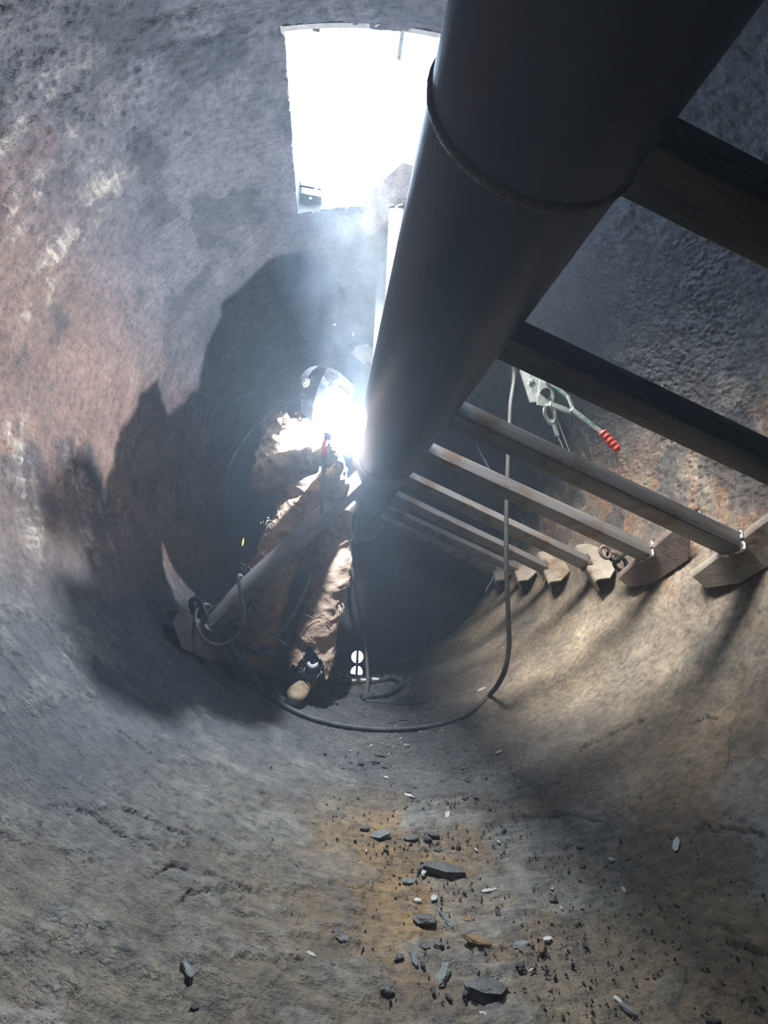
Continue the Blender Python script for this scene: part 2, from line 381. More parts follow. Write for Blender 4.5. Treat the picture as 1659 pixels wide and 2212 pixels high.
    och = np.exp(-((A+3)/9.5)**2-((Y-1.12)/.30)**2)*ss(.30, .55, fbm(s*4, Y*4, 2, 4))
    c = mix(c, (.27, .165, .07), np.clip(och*1.15, 0, .8)); c = mix(c, (.22, .15, .08), np.exp(-((A-14)/14)**2-((Y-.72)/.22)**2)*.6)
    shaft_shade = np.exp(-((A-7)/6)**2)*ss(1.0, 1.5, Y)*.5+np.exp(-((A-9)/5)**2-((Y-1.15)/.3)**2)*.55; c = mix(c, (.06, .052, .046), np.clip(shaft_shade, 0, .8))  # dark streak painted along the floor where the shaft's soft shadow falls
    c = mix(c, (.165, .158, .142), ss(.54, .60, f1)*(1-top)*.4*ss(1.9, 1.2, Y))
    c = mix(c, (.22, .21, .185), ss(.61, .65, fbm(s*3.2+2, Y*5, 6, 4))*(1-top)*.5*ss(1.9, 1.2, Y))
    c = mix(c, (.215, .128, .098), lw*ss(-160, -130, A)*.95)                # pinkish rust film on the left wall
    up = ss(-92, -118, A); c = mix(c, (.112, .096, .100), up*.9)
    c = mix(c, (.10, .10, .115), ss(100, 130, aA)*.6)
    rn = fbm(s*3, Y*14, 4, 4)
    c = mix(c, (.24, .20, .165), rw*ss(120, 100, A)*.8); c = mix(c, (.26, .15, .09), rw*ss(.50, .62, rn)*.75*ss(130, 105, A))
    c = mix(c, (.062, .068, .078), np.clip(rw*(ss(84, 108, A+10*(rn-.5))+.8*ss(.46, .56, fbm(s*4, Y*5, 1, 4))*ss(68, 80, A)), 0, 1)*.9)
    c = mix(c, (.045, .045, .05), np.clip(crust*.9*(1-rw), 0, .8)*ss(.46, .58, fbm(s*5, Y*7, 3, 4)))
    c = mix(c, (.50, .42, .34), band*ss(.44, .56, fbm(s*12, Y*30, 0, 3))*.8*(.35+.65*ss(.4, .8, vn(s*90, Y*26, 4))))
    c = mix(c, (.13, .075, .07), np.exp(-((Y-1.10)/.05)**2)*tl*ss(.5, .6, fbm(s*5, Y*9, 6, 3))*.7)
    c = mix(c, (.016, .013, .011), ck)
    ru = fbm(s*9+3, Y*9, 6, 4); c = c*(.72+.56*ru)[..., None]
    rough = .62-.16*lw*ss(-130, -100, A)-.28*rw*ss(85, 110, A)-.10*band+.14*(fbm(s*12, Y*12, 5, 3)-.5)+.1*np.exp(-((A)/25)**2)
    return h, np.concatenate([np.clip(c, .01, .9), np.clip(rough, .28, .95)[..., None]], -1)


rows = np.unique(np.round(np.concatenate([np.linspace(YN, .3, 16), np.linspace(.3, 1.115, 190), np.linspace(1.115, 1.845, 125), np.linspace(1.845, YF, 190)]), 5))


def sector(name, a0, a1, n, skip=None):
    A = np.linspace(a0, a1, n+1)
    if skip:
        A = np.unique(np.concatenate([A, [s % 360 if s < 0 else s for s in (HA0, HA1)]]))
    AA, YY = np.meshgrid(A, rows); Aw = np.where(AA > 180, AA-360, AA)
    h, c = field(Aw, YY)
    # no relief along sector seams or hatch edge mismatch: heights are continuous functions, only the 180 seam is blended
    h = h*ss(0, 3, np.abs(np.abs(Aw)-180)+.0)
    r = VR-h; co = np.stack([VX+r*np.sin(np.radians(AA)), YY, VZ-r*np.cos(np.radians(AA))], -1).reshape(-1, 3)
    nr, nc = AA.shape; i = np.arange(nr-1)[:, None]*nc+np.arange(nc-1)[None, :]
    q = np.stack([i, i+nc, i+nc+1, i+1], -1)
    if skip:
        am = (A[:-1]+A[1:])/2; ym = (rows[:-1]+rows[1:])/2
        hole = ((ym > HY0) & (ym < HY1))[:, None] & ((am > HA1) & (am < HA0+360))[None, :]
        q = q[~hole]
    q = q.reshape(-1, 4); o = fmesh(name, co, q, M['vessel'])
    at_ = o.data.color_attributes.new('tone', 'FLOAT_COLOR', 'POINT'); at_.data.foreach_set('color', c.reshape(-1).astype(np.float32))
    a2 = o.data.attributes.new('sy', 'FLOAT_VECTOR', 'POINT'); a2.data.foreach_set('vector', np.stack([np.radians(Aw)*VR, YY, 0*YY], -1).reshape(-1).astype(np.float32))
    tag(o, kind='structure'); return o


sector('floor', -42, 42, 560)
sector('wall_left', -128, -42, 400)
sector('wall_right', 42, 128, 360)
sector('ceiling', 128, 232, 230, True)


# end plates
def disc(name, Y, face, holes=()):
    n = 96; ring = [0.0, .3, .6, .9, 1.2, VR+.04]; V = []; F = []
    if holes:                               # grid plate with round openings cut out
        xs = np.linspace(-VR-.05, VR+.05, 271); Q = []; XX, ZZ = np.meshgrid(xs, xs); co = np.stack([XX+VX, Y+0*XX+.012*(fbm(XX*3+9, ZZ*3+9, 1, 4)-.5), ZZ+VZ], -1).reshape(-1, 3)
        m = len(xs); i = np.arange(m-1)[:, None]*m+np.arange(m-1)[None, :]; q = np.stack([i, i+m, i+m+1, i+1], -1).reshape(-1, 4)
        cx = co[q].mean(1); keep = np.hypot(cx[:, 0]-VX, cx[:, 2]-VZ) < VR+.045
        for hx, hz, hr in holes: keep &= np.hypot(cx[:, 0]-hx, cx[:, 2]-hz) > hr
        # snap rims
        rr = np.hypot(co[:, 0]-VX, co[:, 2]-VZ)
        for hx, hz, hr in holes:
            d = np.hypot(co[:, 0]-hx, co[:, 2]-hz); k = (d < hr*1.35) & (d > hr*.4)
            kk = np.zeros(len(co), bool); kk[np.unique(q[keep])] = True; k &= kk & (d < hr+.012)
            co[k, 0] = hx+(co[k, 0]-hx)/d[k]*hr; co[k, 2] = hz+(co[k, 2]-hz)/d[k]*hr
        o = fmesh(name, co, q[keep], M['end'])
    else:
        V = [(VX, Y, VZ)]
        for r in ring[1:]:
            for k in range(n): t = 2*math.pi*k/n; V.append((VX+r*math.cos(t), Y, VZ+r*math.sin(t)))
        F = [(0, 1+k, 1+(k+1) % n) for k in range(n)]
        for j in range(len(ring)-2): F += [(1+j*n+k, 1+(j+1)*n+k, 1+(j+1)*n+(k+1) % n, 1+j*n+(k+1) % n) for k in range(n)]
        o = mesh(name, V, F, M['end'], None, False)
    return tag(o, kind='structure')


PORT = at(772, 1419, YF); PORT[2] = max(PORT[2], VZ-VR+.058)
disc('wall_far', YF, -1, ((PORT[0], PORT[2], .058),))
disc('wall_near', YN, 1)


# hatch neck
def cpt(a, r, y): return np.array([VX+r*math.sin(R_(a)), y, VZ-r*math.cos(R_(a))])


def neck():
    b = MB(); t = .014; ztop = VZ+VR+.06; n = 24
    A = np.linspace(HA1, HA0+360, n)
    for y, dy in ((HY0, -t), (HY1, t)):
        lo = [cpt(a, VR-.004, y) for a in A]; poly = lo+[np.array([lo[-1][0], y, ztop]), np.array([lo[0][0], y, ztop])]
        b.prism(poly, (0, 0, 0), (0, dy, 0))
    for a, dx in ((HA1, t), (HA0+360, -t)):
        p = cpt(a, VR-.004, 0); b.box((p[0]+dx/2, (HY0+HY1)/2, (p[2]+ztop)/2), (t, HY1-HY0+2*t, ztop-p[2]))
    return b


M['neckm'] = mat('hatch_neck_steel', (.30, .27, .24), (.42, .38, .34), .6, .1, 20, .4, 60)
tag(neck().build('trim_1', M['neckm'], None, False), kind='structure')
# hatch lid latch on the far sill
e = empty('hatch_latch', at(675, 420, HY1-.03), 'grey bolted latch block on the far sill of the bright roof hatch', 'latch')
pl = at(672, 424, HY1-.03)
MB().box(pl, (.118, .05, .05), None, .004).build('latch_block', M['steel'], e)
MB().box(at(663, 404, HY1-.025), (.085, .03, .030), None, .003).build('latch_plate', M['tube_dark'], e)
q = at(671, 432, HY1-.058); MB().tube([q, q+np.array([0, -.010, 0])], .009, 10).build('bolt', M['black'], e)
p0 = at(689, 412, HY1-.02); p1 = at(688, 372, HY1-.02)
MB().tube([p0, p1], .014, 6).build('latch_post', M['tube_dark'], e)
o = MB().box((at(870, 80, HY0+.07)+at(872, 36, HY0))/2, (.017, .20, .02), None, .003).build('hatch_strap', M['tube_dark'])
tag(o, 'thin dark strap reaching in over the near edge of the roof hatch', 'strap')
o = MB().box(at(683, 47, HY0+.006), (.03, .05, .024), None, .004).build('hatch_lug', M['tube_dark'])
tag(o, 'small dark lug notching the near edge of the roof hatch', 'lug')

# discharge port in the end plate: liner, upright bar, lower shutter
e = empty('discharge_port', (PORT[0], YF, PORT[2]), 'round daylit port low in the dark end plate, split by an upright bar', 'port')
b = MB(); n = 40
V = []; F = []
for r, y in ((.058, YF-.004), (.068, YF-.010), (.068, YF+.0), (.058, YF+.16), (.0565, YF+.16), (.0565, YF-.004)):
    for k in range(n): t = 2*math.pi*k/n; V.append((PORT[0]+r*math.cos(t), y, PORT[2]+r*math.sin(t)))
m_ = 6
F = [(j*n+k, ((j+1) % m_)*n+k, ((j+1) % m_)*n+(k+1) % n, j*n+(k+1) % n) for j in range(m_) for k in range(n)]
b.add(V, F).build('port_liner', M['steel'], e)
MB().tube([(PORT[0]+.002, YF+.02, PORT[2]-.075), (PORT[0]+.002, YF+.02, PORT[2]+.07)], .012, 8).build('upright_bar', M['black'], e)
m, nt, b_ = new_mat('dark_water'); b_.inputs['Base Color'].default_value = (.012, .013, .014, 1); b_.inputs['Roughness'].default_value = .04; b_.inputs['Metallic'].default_value = .75; b_.inputs['Base Color'].default_value = (.5, .48, .44, 1)
M['water'] = m
b = MB(); P = []
for k in range(40):
    t = 2*math.pi*k/40; rr = 1+.12*math.sin(3*t+1)+.07*math.sin(7*t); P.append(np.array([PORT[0]+.15*rr*math.cos(t), 3.62+.20*rr*math.sin(t), VZ-VR+.004]))
b.prism(P, (0, 0, 0), (0, 0, .0065)); o = b.build('puddle', M['water'], None, False)
tag(o, 'small still puddle mirroring the daylit port at the far end of the floor', 'puddle')

# ------------------------------------------------------------------ mixer rotor
rotor = empty('mixer_rotor', (SX, YF, SZ), 'dark steel mixer shaft with rows of square arms carrying angled paddles', 'mixer')


def ring_surface(name, prof, matl, n=72, parent=None, jit=0):
    V = []
    for r, y in prof:
        for k in range(n):
            t = 2*math.pi*k/n; rr = r+(jit*(rng.random()-.5) if jit else 0); V.append((SX+rr*math.cos(t), y+(jit*(rng.random()-.5) if jit else 0), SZ+rr*math.sin(t)))
    F = [(j*n+k, j*n+(k+1) % n, (j+1)*n+(k+1) % n, (j+1)*n+k) for j in range(len(prof)-1) for k in range(n)]
    return autosmooth(mesh(name, V, F, matl, parent, True), 50)


sh = ring_surface('shaft', [(SR, y) for y in np.linspace(YN, YF-.02, 60)], M['shaft'], 96, rotor)
seam = hit(1155, 442, SR, SX, SZ)[1]
for y0 in (seam, 1.93, 3.1):
    ring_surface('weld_seam', [(SR-.002, y0-.010), (SR+.0045, y0-.005), (SR+.006, y0), (SR+.0045, y0+.005), (SR-.002, y0+.010)], M['dull_weld'], 180, sh, .0016)
FR = .300
ring_surface('flange', [(SR-.01, YF-.045), (FR-.004, YF-.045), (FR, YF-.041), (FR, YF-.008), (FR-.004, YF-.002), (SR-.02, YF-.002)], M['steel'], 72, rotor)
fl = bpy.data.objects['flange']
for k in range(12):
    t = R_(8+30*k); c = np.array([SX+.262*math.cos(t), YF-.045, SZ+.262*math.sin(t)])
    b = MB(); b.tube([c, c-np.array([0, .018, 0])], .017, 6); b.tube([c-np.array([0, .018, 0]), c-np.array([0, .030, 0])], .009, 10); b.ball(c-np.array([0, .030, 0]), .009, 10, 6)
    b.build('bolt', M['zinc'], fl)

Yv = np.array([0, 1.0, 0])


def arm(th, Y, r1, w_, phi, typ, matl, pmat, off=0.0, pl=.40, leg=.165, lug=False, paddle=True, weld='weld', r0=.15, beta=40, apex=78):
    th = R_(th); u = np.array([math.cos(th), 0, math.sin(th)]); n = np.array([-math.sin(th), 0, math.cos(th)])   # n = ccw
    base = np.array([SX, Y, SZ])+n*off
    # tube section, rounded corners, local X along the arm
    sec = []; cr = w_*.16
    for cx, cz, a0 in ((1, 1, 0), (-1, 1, 90), (-1, -1, 180), (1, -1, 270)):
        for k in range(4): a = R_(a0+30*k); sec.append((cx*(w_-cr)+cr*math.cos(a), cz*(w_-cr)+cr*math.sin(a)))
    m = len(sec); V = []
    for x in (r0, r1): V += [(x, y, z) for y, z in sec]
    wi = .86
    for x in (r1, r0): V += [(x, y*wi, z*wi) for y, z in sec]
    F = [(j*m+k, j*m+(k+1) % m, (j+1)*m+(k+1) % m, (j+1)*m+k) for j in range(3) for k in range(m)]
    F.append(tuple(range(3*m, 4*m)))
    side = 1 if math.cos(th) > -.3 else -1
    c, s = math.cos(R_(phi)), math.sin(R_(phi))
    # local y axis: back(+Y) direction rotated so that the front face leans; local z: n
    nn = n*side; ey = Yv*c-nn*s; ez = Yv*s+nn*c
    Mw = Matrix(((u[0], ey[0], ez[0], base[0]), (u[1], ey[1], ez[1], base[1]), (u[2], ey[2], ez[2], base[2]), (0, 0, 0, 1)))
    a_ = mesh('arm', V, F, matl, rotor, False, Mw); autosmooth(a_, 40)

    def wp(x, y, z): return base+u*x+ey*y+ez*z
    for rr, jm in ((None, M['weld']),):    # weld where the arm meets the shaft
        ringp = []
        for k in range(48):
            y, z = sec[(k*m)//48]; f = 1.10; p = wp(.17, y*f, z*f); d = math.hypot(p[0]-SX, p[2]-SZ); rad = math.sqrt(max(1e-4, SR**2-((p-base)@n)**2)); ringp.append(base+((p-base)@n)*n+u*(rad+.003)+Yv*((p-base)@Yv))
        ringp.append(ringp[0]); MB().tube(ringp, [.009*(.75+.5*rng.random()) for _ in ringp], 7, False).build('weld_bead', M['dull_weld'] if matl is M['tube_dark'] else jm, a_)
    if not paddle: return a_
    # angle paddle: apex towards the shaft, legs out to the wall
    be = R_(beta); ax = (-Yv*math.cos(be)-n*math.sin(be)) if typ > 0 else (-Yv*math.cos(be)+n*math.sin(be))   # towards the near end
    mm = (-Yv*math.sin(be)+n*math.cos(be)) if typ > 0 else (-Yv*math.sin(be)-n*math.cos(be))
    A0 = base+u*(r1-.004); t = .011; ha = R_(apex/2); Hh = pl/2
    b = MB()
    dA = u*math.cos(ha)+mm*math.sin(ha); dB = u*math.cos(ha)-mm*math.sin(ha)
    nA = mm*math.cos(ha)-u*math.sin(ha); nB = -mm*math.cos(ha)-u*math.sin(ha)
    prof = [(0, 0)]
    for d, nrm in ((dA, nA), (dB, nB)):
        ch = leg*.55
        def clear(p):                       # keep the leg clear of the drum wall
            dd = math.hypot(p[0]-VX, p[2]-VZ); return dd
        poly = []
        for x, l in ((-Hh, .012), (-Hh, leg-ch), (-Hh+ch*1.1, leg), (Hh-ch*1.1, leg), (Hh, leg-ch), (Hh, .012)):
            p = A0+ax*x+d*l; g = 0
            while math.hypot(p[0]-VX, p[2]-VZ) > VR-.008 and g < 60: l -= .003; p = A0+ax*x+d*l; g += 1
            poly.append(p)
        b.prism(poly, nrm*(.0), nrm*t)
    K = 8; V = []                            # rounded bend
    for x in (-Hh, Hh):
        for k in range(K+1):
            f = k/K; dd = nA*(1-f)+nB*f; dd /= np.linalg.norm(dd); foot = A0+ax*x+(dA*(1-f)+dB*f)*.012; V += [foot+dd*0, foot+dd*t]
    q = 2*(K+1); F = []
    for k in range(K):
        F += [(2*k+1, 2*k+3, q+2*k+3, q+2*k+1), (2*k, q+2*k, q+2*k+2, 2*k+2), (2*k, 2*k+2, 2*k+3, 2*k+1), (q+2*k, q+2*k+1, q+2*k+3, q+2*k+2)]
    b.add(V, F)
    pd = b.build('paddle', pmat, a_, True, None, 30)
    for sgn in (1, -1):                      # fillet welds at the arm end
        for zz in (-1, 1):
            p = [wp(r1-.006+.004*rng.random(), sgn*w_*f_, zz*w_*g_) for f_, g_ in ((1.05, .2), (1.12, 1.0), (.3, 1.1))]
            MB().tube(bez(p, 5), [.007*(.7+.6*rng.random()) for _ in range(11)], 6).build('weld_bead', M[weld], a_)
    if lug:
        c0 = base+u*(r1-.02)+n*(-.0)-ez*0
        pp = at(424, 1306, Y-.05); uu = np.array([-.35, -.25, .9]); uu /= np.linalg.norm(uu); sv = np.cross(uu, (.5, .86, 0)); sv /= np.linalg.norm(sv); nv = np.cross(uu, sv)
        b = MB(); ou = []; inn = []
        for k in range(24):
            t_ = 2*math.pi*k/24; cx_, cy_ = math.cos(t_), math.sin(t_)
            o_ = (.042*cx_, .042*cy_) if cy_ > 0 else (.045*np.sign(cx_)*min(1, abs(cx_)*1.6), -.085*min(1, abs(cy_)*1.8))
            ou.append(pp+sv*o_[0]+uu*o_[1]); inn.append(pp+sv*.019*cx_+uu*.019*cy_)
        V = [p+nv*.006 for p in ou]+[p+nv*.006 for p in inn]+[p-nv*.006 for p in ou]+[p-nv*.006 for p in inn]; F = []
        for k in range(24):
            j = (k+1) % 24; F += [(k, j, 24+j, 24+k), (48+k, 72+k, 72+j, 48+j), (k, 48+k, 48+j, j), (24+k, 24+j, 72+j, 72+k)]
        b.add(V, F).build('lifting_lug', M['steel'], a_)
    return a_


arm(-19.2, .420, 1.40, .039, 0, -1, M['tube_dark'], M['paddle'])
arm(-19.8, .880, 1.45, .041, 6, -1, M['tube_dark'], M['paddle'])
arm(-20.6, 1.333, 1.435, .041, 14, -1, M['tube'], M['paddle'], weld='bright_weld')
arm(-20.4, 1.764, 1.430, .039, 19, -1, M['tube'], M['paddle_rusty'], weld='bright_weld')
arm(-21.4, 2.226, 1.430, .037, 41, 1, M['tube'], M['paddle'])
arm(-21.9, 2.680, 1.418, .036, 42, 1, M['tube'], M['paddle'])
arm(-21.5, 3.110, 1.405, .034, 43, 1, M['tube'], M['paddle'])
arm(-20.9, 3.560, 1.405, .038, 48, 1, M['tube'], M['paddle'])
arm(-131.5, 2.076, 1.270, .042, 24, 1, M['tube'], M['paddle_rusty'], lug=True, weld='bright_weld')
arm(-132.5, 2.560, 1.28, .037, 30, 1, M['tube'], M['paddle_rusty'], off=.02, pl=.22, leg=.11)
arm(90, 1.740, 1.315, .040, 12, 1, M['tube'], M['paddle_rusty'], off=.035, pl=.46)
arm(90, 2.200, 1.400, .038, 12, 1, M['tube'], M['paddle'], off=.045, paddle=False)
arm(90, 3.080, 1.20, .036, 40, -1, M['tube'], M['paddle'], off=.05, pl=.46, leg=.14)

# ------------------------------------------------------------------ cables and hoses
def floor_pt(x, y, lift=.014):
    p = hit(x, y); d = np.array([VX-p[0], 0, VZ-p[2]]); d /= np.linalg.norm(d); return p+d*lift


e = empty('welding_cable', floor_pt(850, 1582), 'heavy dark welding cable hanging on the right and curving across the drum floor', 'cable')
pts = [(.30, 1.72, 2.75), (.52, 1.85, 2.2), at(1107, 790, 2.0), at(1102, 880, 2.0), at(1097, 1000, 2.0), at(1094, 1120, 2.0), at(1094, 1230, 2.0), at(1098, 1330, 2.0), at(1099, 1400, 2.0), at(1086, 1460, 2.02), floor_pt(1058, 1508), floor_pt(1010, 1548), floor_pt(945, 1572),
       floor_pt(850, 1582), floor_pt(760, 1577), floor_pt(680, 1560), floor_pt(620, 1535), floor_pt(580, 1508), floor_pt(553, 1487)]
MB().tube(bez(pts, 8), .0125, 12).build('cable_sheath', M['cable_dark'], e)
c0, c1, c2 = floor_pt(556, 1490, .016), at(517, 1425, 2.12), at(480, 1366, 2.08)
MB().tube([c0, c0*.93+c1*.07, c0*.9+c1*.1, c0*.5+c1*.5, c1*.97+c2*.03, c1, c1*.5+c2*.5, c2], [.013, .019, .023, .024, .024, .020, .019, .017], 14).build('connector', M['cable_dark'], e)
e2 = empty('electrode_lead', at(640, 1320, 2.0), 'thin grey electrode lead looped over the left mixer arm', 'cable')
HND = at(699, 1016, 1.79)
pts = [HND, at(698, 1040, 1.84), at(697, 1085, 1.92), at(692, 1130, 2.18), at(684, 1170, 2.20), at(672, 1235, 2.12), at(648, 1300, 2.05), at(618, 1350, 2.05), at(588, 1369, 2.07), at(563, 1345, 2.12), at(543, 1300, 2.20), at(530, 1262, 2.16), at(519, 1243, 2.05), at(515, 1252, 1.93), at(522, 1290, 1.92), at(527, 1320, 1.93), at(520, 1360, 1.95),
       at(500, 1384, 1.96), at(470, 1393, 1.97), at(440, 1380, 1.97), at(423, 1345, 1.98), at(425, 1318, 2.0), at(442, 1305, 2.10), at(455, 1312, 2.20), at(470, 1345, 2.18), c2]
MB().tube(bez(pts, 8), .0085, 10).build('lead_sheath', M['cable'], e2)

e = empty('air_hose', floor_pt(790, 1478), 'black hose with metal couplings bent on the floor below the daylit port', 'hose')
A_ = [floor_pt(682, 1476, .02), floor_pt(700, 1477, .02), floor_pt(755, 1478, .02)]
MB().tube(bez(A_, 6), .024, 12).build('hose_end', M['cable_dark'], e)
b = MB(); pA, pB = floor_pt(755, 1478, .022), floor_pt(826, 1474, .022)
K = 15; P = [pA+(pB-pA)*k/(K-1) for k in range(K)]; b.tube([p for p in P for _ in (0, 1)][1:-1], [(.018, .026, .016, .024, .030)[k % 5] for k in range(2*K-2)], 10)
b.build('coupling', M['brass'], e)
MB().tube(bez([pB, floor_pt(845, 1471, .03), at(862, 1468, 3.02), at(869, 1474, 2.98), at(862, 1484, 2.86), at(835, 1497, 2.72), floor_pt(805, 1510, .022), floor_pt(788, 1514, .02), floor_pt(781, 1508, .02)], 8), .017, 10).build('hose_bend', M['cable_dark'], e)
MB().tube([floor_pt(728, 1461, .03), floor_pt(752, 1472, .03)], .006, 6).build('valve_lever', M['zinc'], e)
pts = [(-.06, 3.2, 1.25), at(756, 1195, 3.05), at(764, 1250, 3.05), at(776, 1320, 3.02), at(788, 1390, 3.0), at(793, 1440, 2.98), at(794, 1475, 2.92), at(790, 1500, 2.85), floor_pt(787, 1512, .03)]
o = MB().tube(bez(pts, 8), [.012]*(8*8+1), 10).build('hanging_hose', M['cable_rust'])
tag(o, 'slim reddish hose hanging behind the welder down to the floor couplings', 'hose')
pts = [floor_pt(790, 1517, .01), floor_pt(850, 1523, .01), floor_pt(915, 1520, .01), floor_pt(932, 1508, .01)]
o = MB().tube(bez(pts, 8), .007, 8).build('loose_cord', M['cable_dark'])
tag(o, 'thin black cord lying curved on the floor near the bent hose', 'cord')

# ------------------------------------------------------------------ come-along puller, its wire and shackle
e = empty('cable_puller', at(1180, 860, 2.0), 'zinc plated lever cable puller with red grip hanging behind the second arm', 'puller')
Yc = 1.95
poly = [at(1123, 800, Yc), at(1134, 792, Yc), at(1172, 800, Yc), at(1184, 822, Yc), at(1186, 862, Yc), at(1178, 872, Yc), at(1158, 868, Yc), at(1145, 869, Yc)]
MB().prism(poly, (0, .0, 0), (0, .008, 0)).build('frame_plate', M['zinc'], e, False)
poly = [at(1166, 820, Yc-.06), at(1186, 818, Yc-.06), at(1198, 838, Yc-.06), at(1196, 868, Yc-.06), at(1180, 878, Yc-.06), at(1160, 874, Yc-.06)]
MB().prism(poly, (0, .0, 0), (0, .008, 0)).build('frame_plate', M['zinc'], e, False)
MB().tube([at(1146, 826, Yc-.012), at(1146, 826, Yc)], .009, 10).tube([at(1152, 822, Yc-.012), at(1152, 822, Yc)], .009, 10).build('rivet', M['zinc'], e)
MB().tube([at(1172, 850, Yc+.01), at(1178, 850, Yc-.07)], .030, 18).build('spool', M['tube_dark'], e)
MB().tube([at(1160, 868, Yc-.02), at(1196, 858, Yc-.05)], .008, 8).build('spool_axle', M['black'], e)


def strap(a, b, w_, t, matl, par, name, d=(0, 1, 0)):
    a, b = np.array(a), np.array(b); x = b-a; L_ = np.linalg.norm(x); x /= L_; z = np.array(d, float); z -= x*(z@x); z /= np.linalg.norm(z); y = np.cross(z, x)
    return MB().box((a+b)/2, (L_, w_, t), np.stack([x, y, z], 1), min(w_, t)*.25).build(name, matl, par)


strap(at(1180, 820, Yc-.07), at(1228, 860, Yc-.07), .030, .012, M['zinc'], e, 'pawl_arm')
strap(at(1186, 872, Yc-.07), at(1238, 892, Yc-.07), .034, .014, M['zinc'], e, 'pawl_arm')
strap(at(1226, 856, Yc-.075), at(1243, 898, Yc-.075), .020, .012, M['zinc'], e, 'pawl_arm')
lv = strap(at(1234, 884, Yc-.08), at(1304, 938, Yc-.10), .032, .012, M['zinc'], e, 'lever')
g0, g1 = at(1299, 932, Yc-.10), at(1336, 974, Yc-.11)
b = MB(); pts = [g0+(g1-g0)*t for t in np.linspace(0, 1, 21)]
b.tube(pts, [.015]+[.021+.0035*math.cos(k*1.6) for k in range(19)]+[.014], 12).build('red_grip', M['red'], lv)
hk = MB(); hp = [at(1182, 868, Yc-.03), at(1176, 890, Yc-.03), at(1182, 905, Yc-.03), at(1190, 915, Yc-.03), at(1198, 905, Yc-.03), at(1196, 888, Yc-.03), at(1188, 876, Yc-.03)]
hk.tube(bez(hp, 6), .011, 8).build('hook', M['zinc'], e)
strap(at(1192, 905, Yc-.03), at(1204, 942, Yc-.03), .024, .012, M['zinc'], e, 'wire_clamp')
MB().tube([at(1203, 938, Yc-.03), at(1300, 1150, 1.95), at(1318, 1180, 1.95)], .0035, 6).build('pull_wire', M['zinc'], e)
MB().tube([at(1202, 902, Yc-.03), at(1268, 1075, 1.95), at(1312, 1182, 1.95)], .0035, 6).build('pull_wire', M['zinc'], e)
MB().tube([(.40, 1.80, 2.78), at(1135, 800, Yc)], .004, 6).build('hanger_wire', M['zinc'], e)
e = empty('shackle_chain', at(1335, 1205, 1.92), 'dark steel hook and shackle hanging between two right hand paddles', 'shackle')


def loopring(c, rx, rz, tilt, r, matl, name, par, n=28, nrm=(0, 1, 0)):
    nrm = np.array(nrm, float); nrm /= np.linalg.norm(nrm); x = np.cross(nrm, (0, 0, 1)); x /= np.linalg.norm(x); z = np.cross(x, nrm); ct, st = math.cos(R_(tilt)), math.sin(R_(tilt)); x, z = x*ct+z*st, -x*st+z*ct
    P = [c+x*rx*math.cos(t)+z*rz*math.sin(t) for t in np.linspace(0, 2*math.pi, n+1)]
    return MB().tube(P, r, 8, False).build(name, matl, par)


loopring(at(1308, 1193, 1.94), .026, .034, 20, .0095, M['paddle_rusty'], 'chain_link', e, nrm=(.3, 1, 0))
loopring(at(1325, 1203, 1.93), .020, .034, 40, .0095, M['tube_dark'], 'chain_link', e, nrm=(1, .6, .2))
loopring(at(1340, 1218, 1.92), .032, .040, 30, .012, M['tube_dark'], 'shackle_bow', e, nrm=(.1, 1, .1))
MB().tube([at(1326, 1212, 1.90), at(1352, 1196, 1.90)], .010, 8).build('shackle_pin', M['tube_dark'], e)
o = mesh('steel_offcut', *(lambda b: (b.v, b.f))(MB().prism([hit(1508, 1103)-np.array([.02, .0, 0]), hit(1521, 1096)-np.array([.02, 0, 0]), hit(1519, 1101)-np.array([.02, 0, 0]), hit(1512, 1108)-np.array([.02, 0, 0])], (0, 0, 0), (-.02, .02, 0))), M['chip_rust'], None, False)
tag(o, 'small rusty shard sticking out of the right wall above the third arm', 'shard')
# ------------------------------------------------------------------ the welder
def remesh(mb, voxel, smooth_it=2):
    me = bpy.data.meshes.new('t'); me.from_pydata(mb.v, [], mb.f); me.update(); o = bpy.data.objects.new('t', me); COL.objects.link(o)
    r = o.modifiers.new('r', 'REMESH'); r.mode = 'VOXEL'; r.voxel_size = voxel
    if smooth_it: s_ = o.modifiers.new('s', 'SMOOTH'); s_.factor = .5; s_.iterations = smooth_it
    dg = bpy.context.evaluated_depsgraph_get(); e_ = o.evaluated_get(dg); out = bpy.data.meshes.new_from_object(e_)
    bpy.data.objects.remove(o); bpy.data.meshes.remove(me); return out


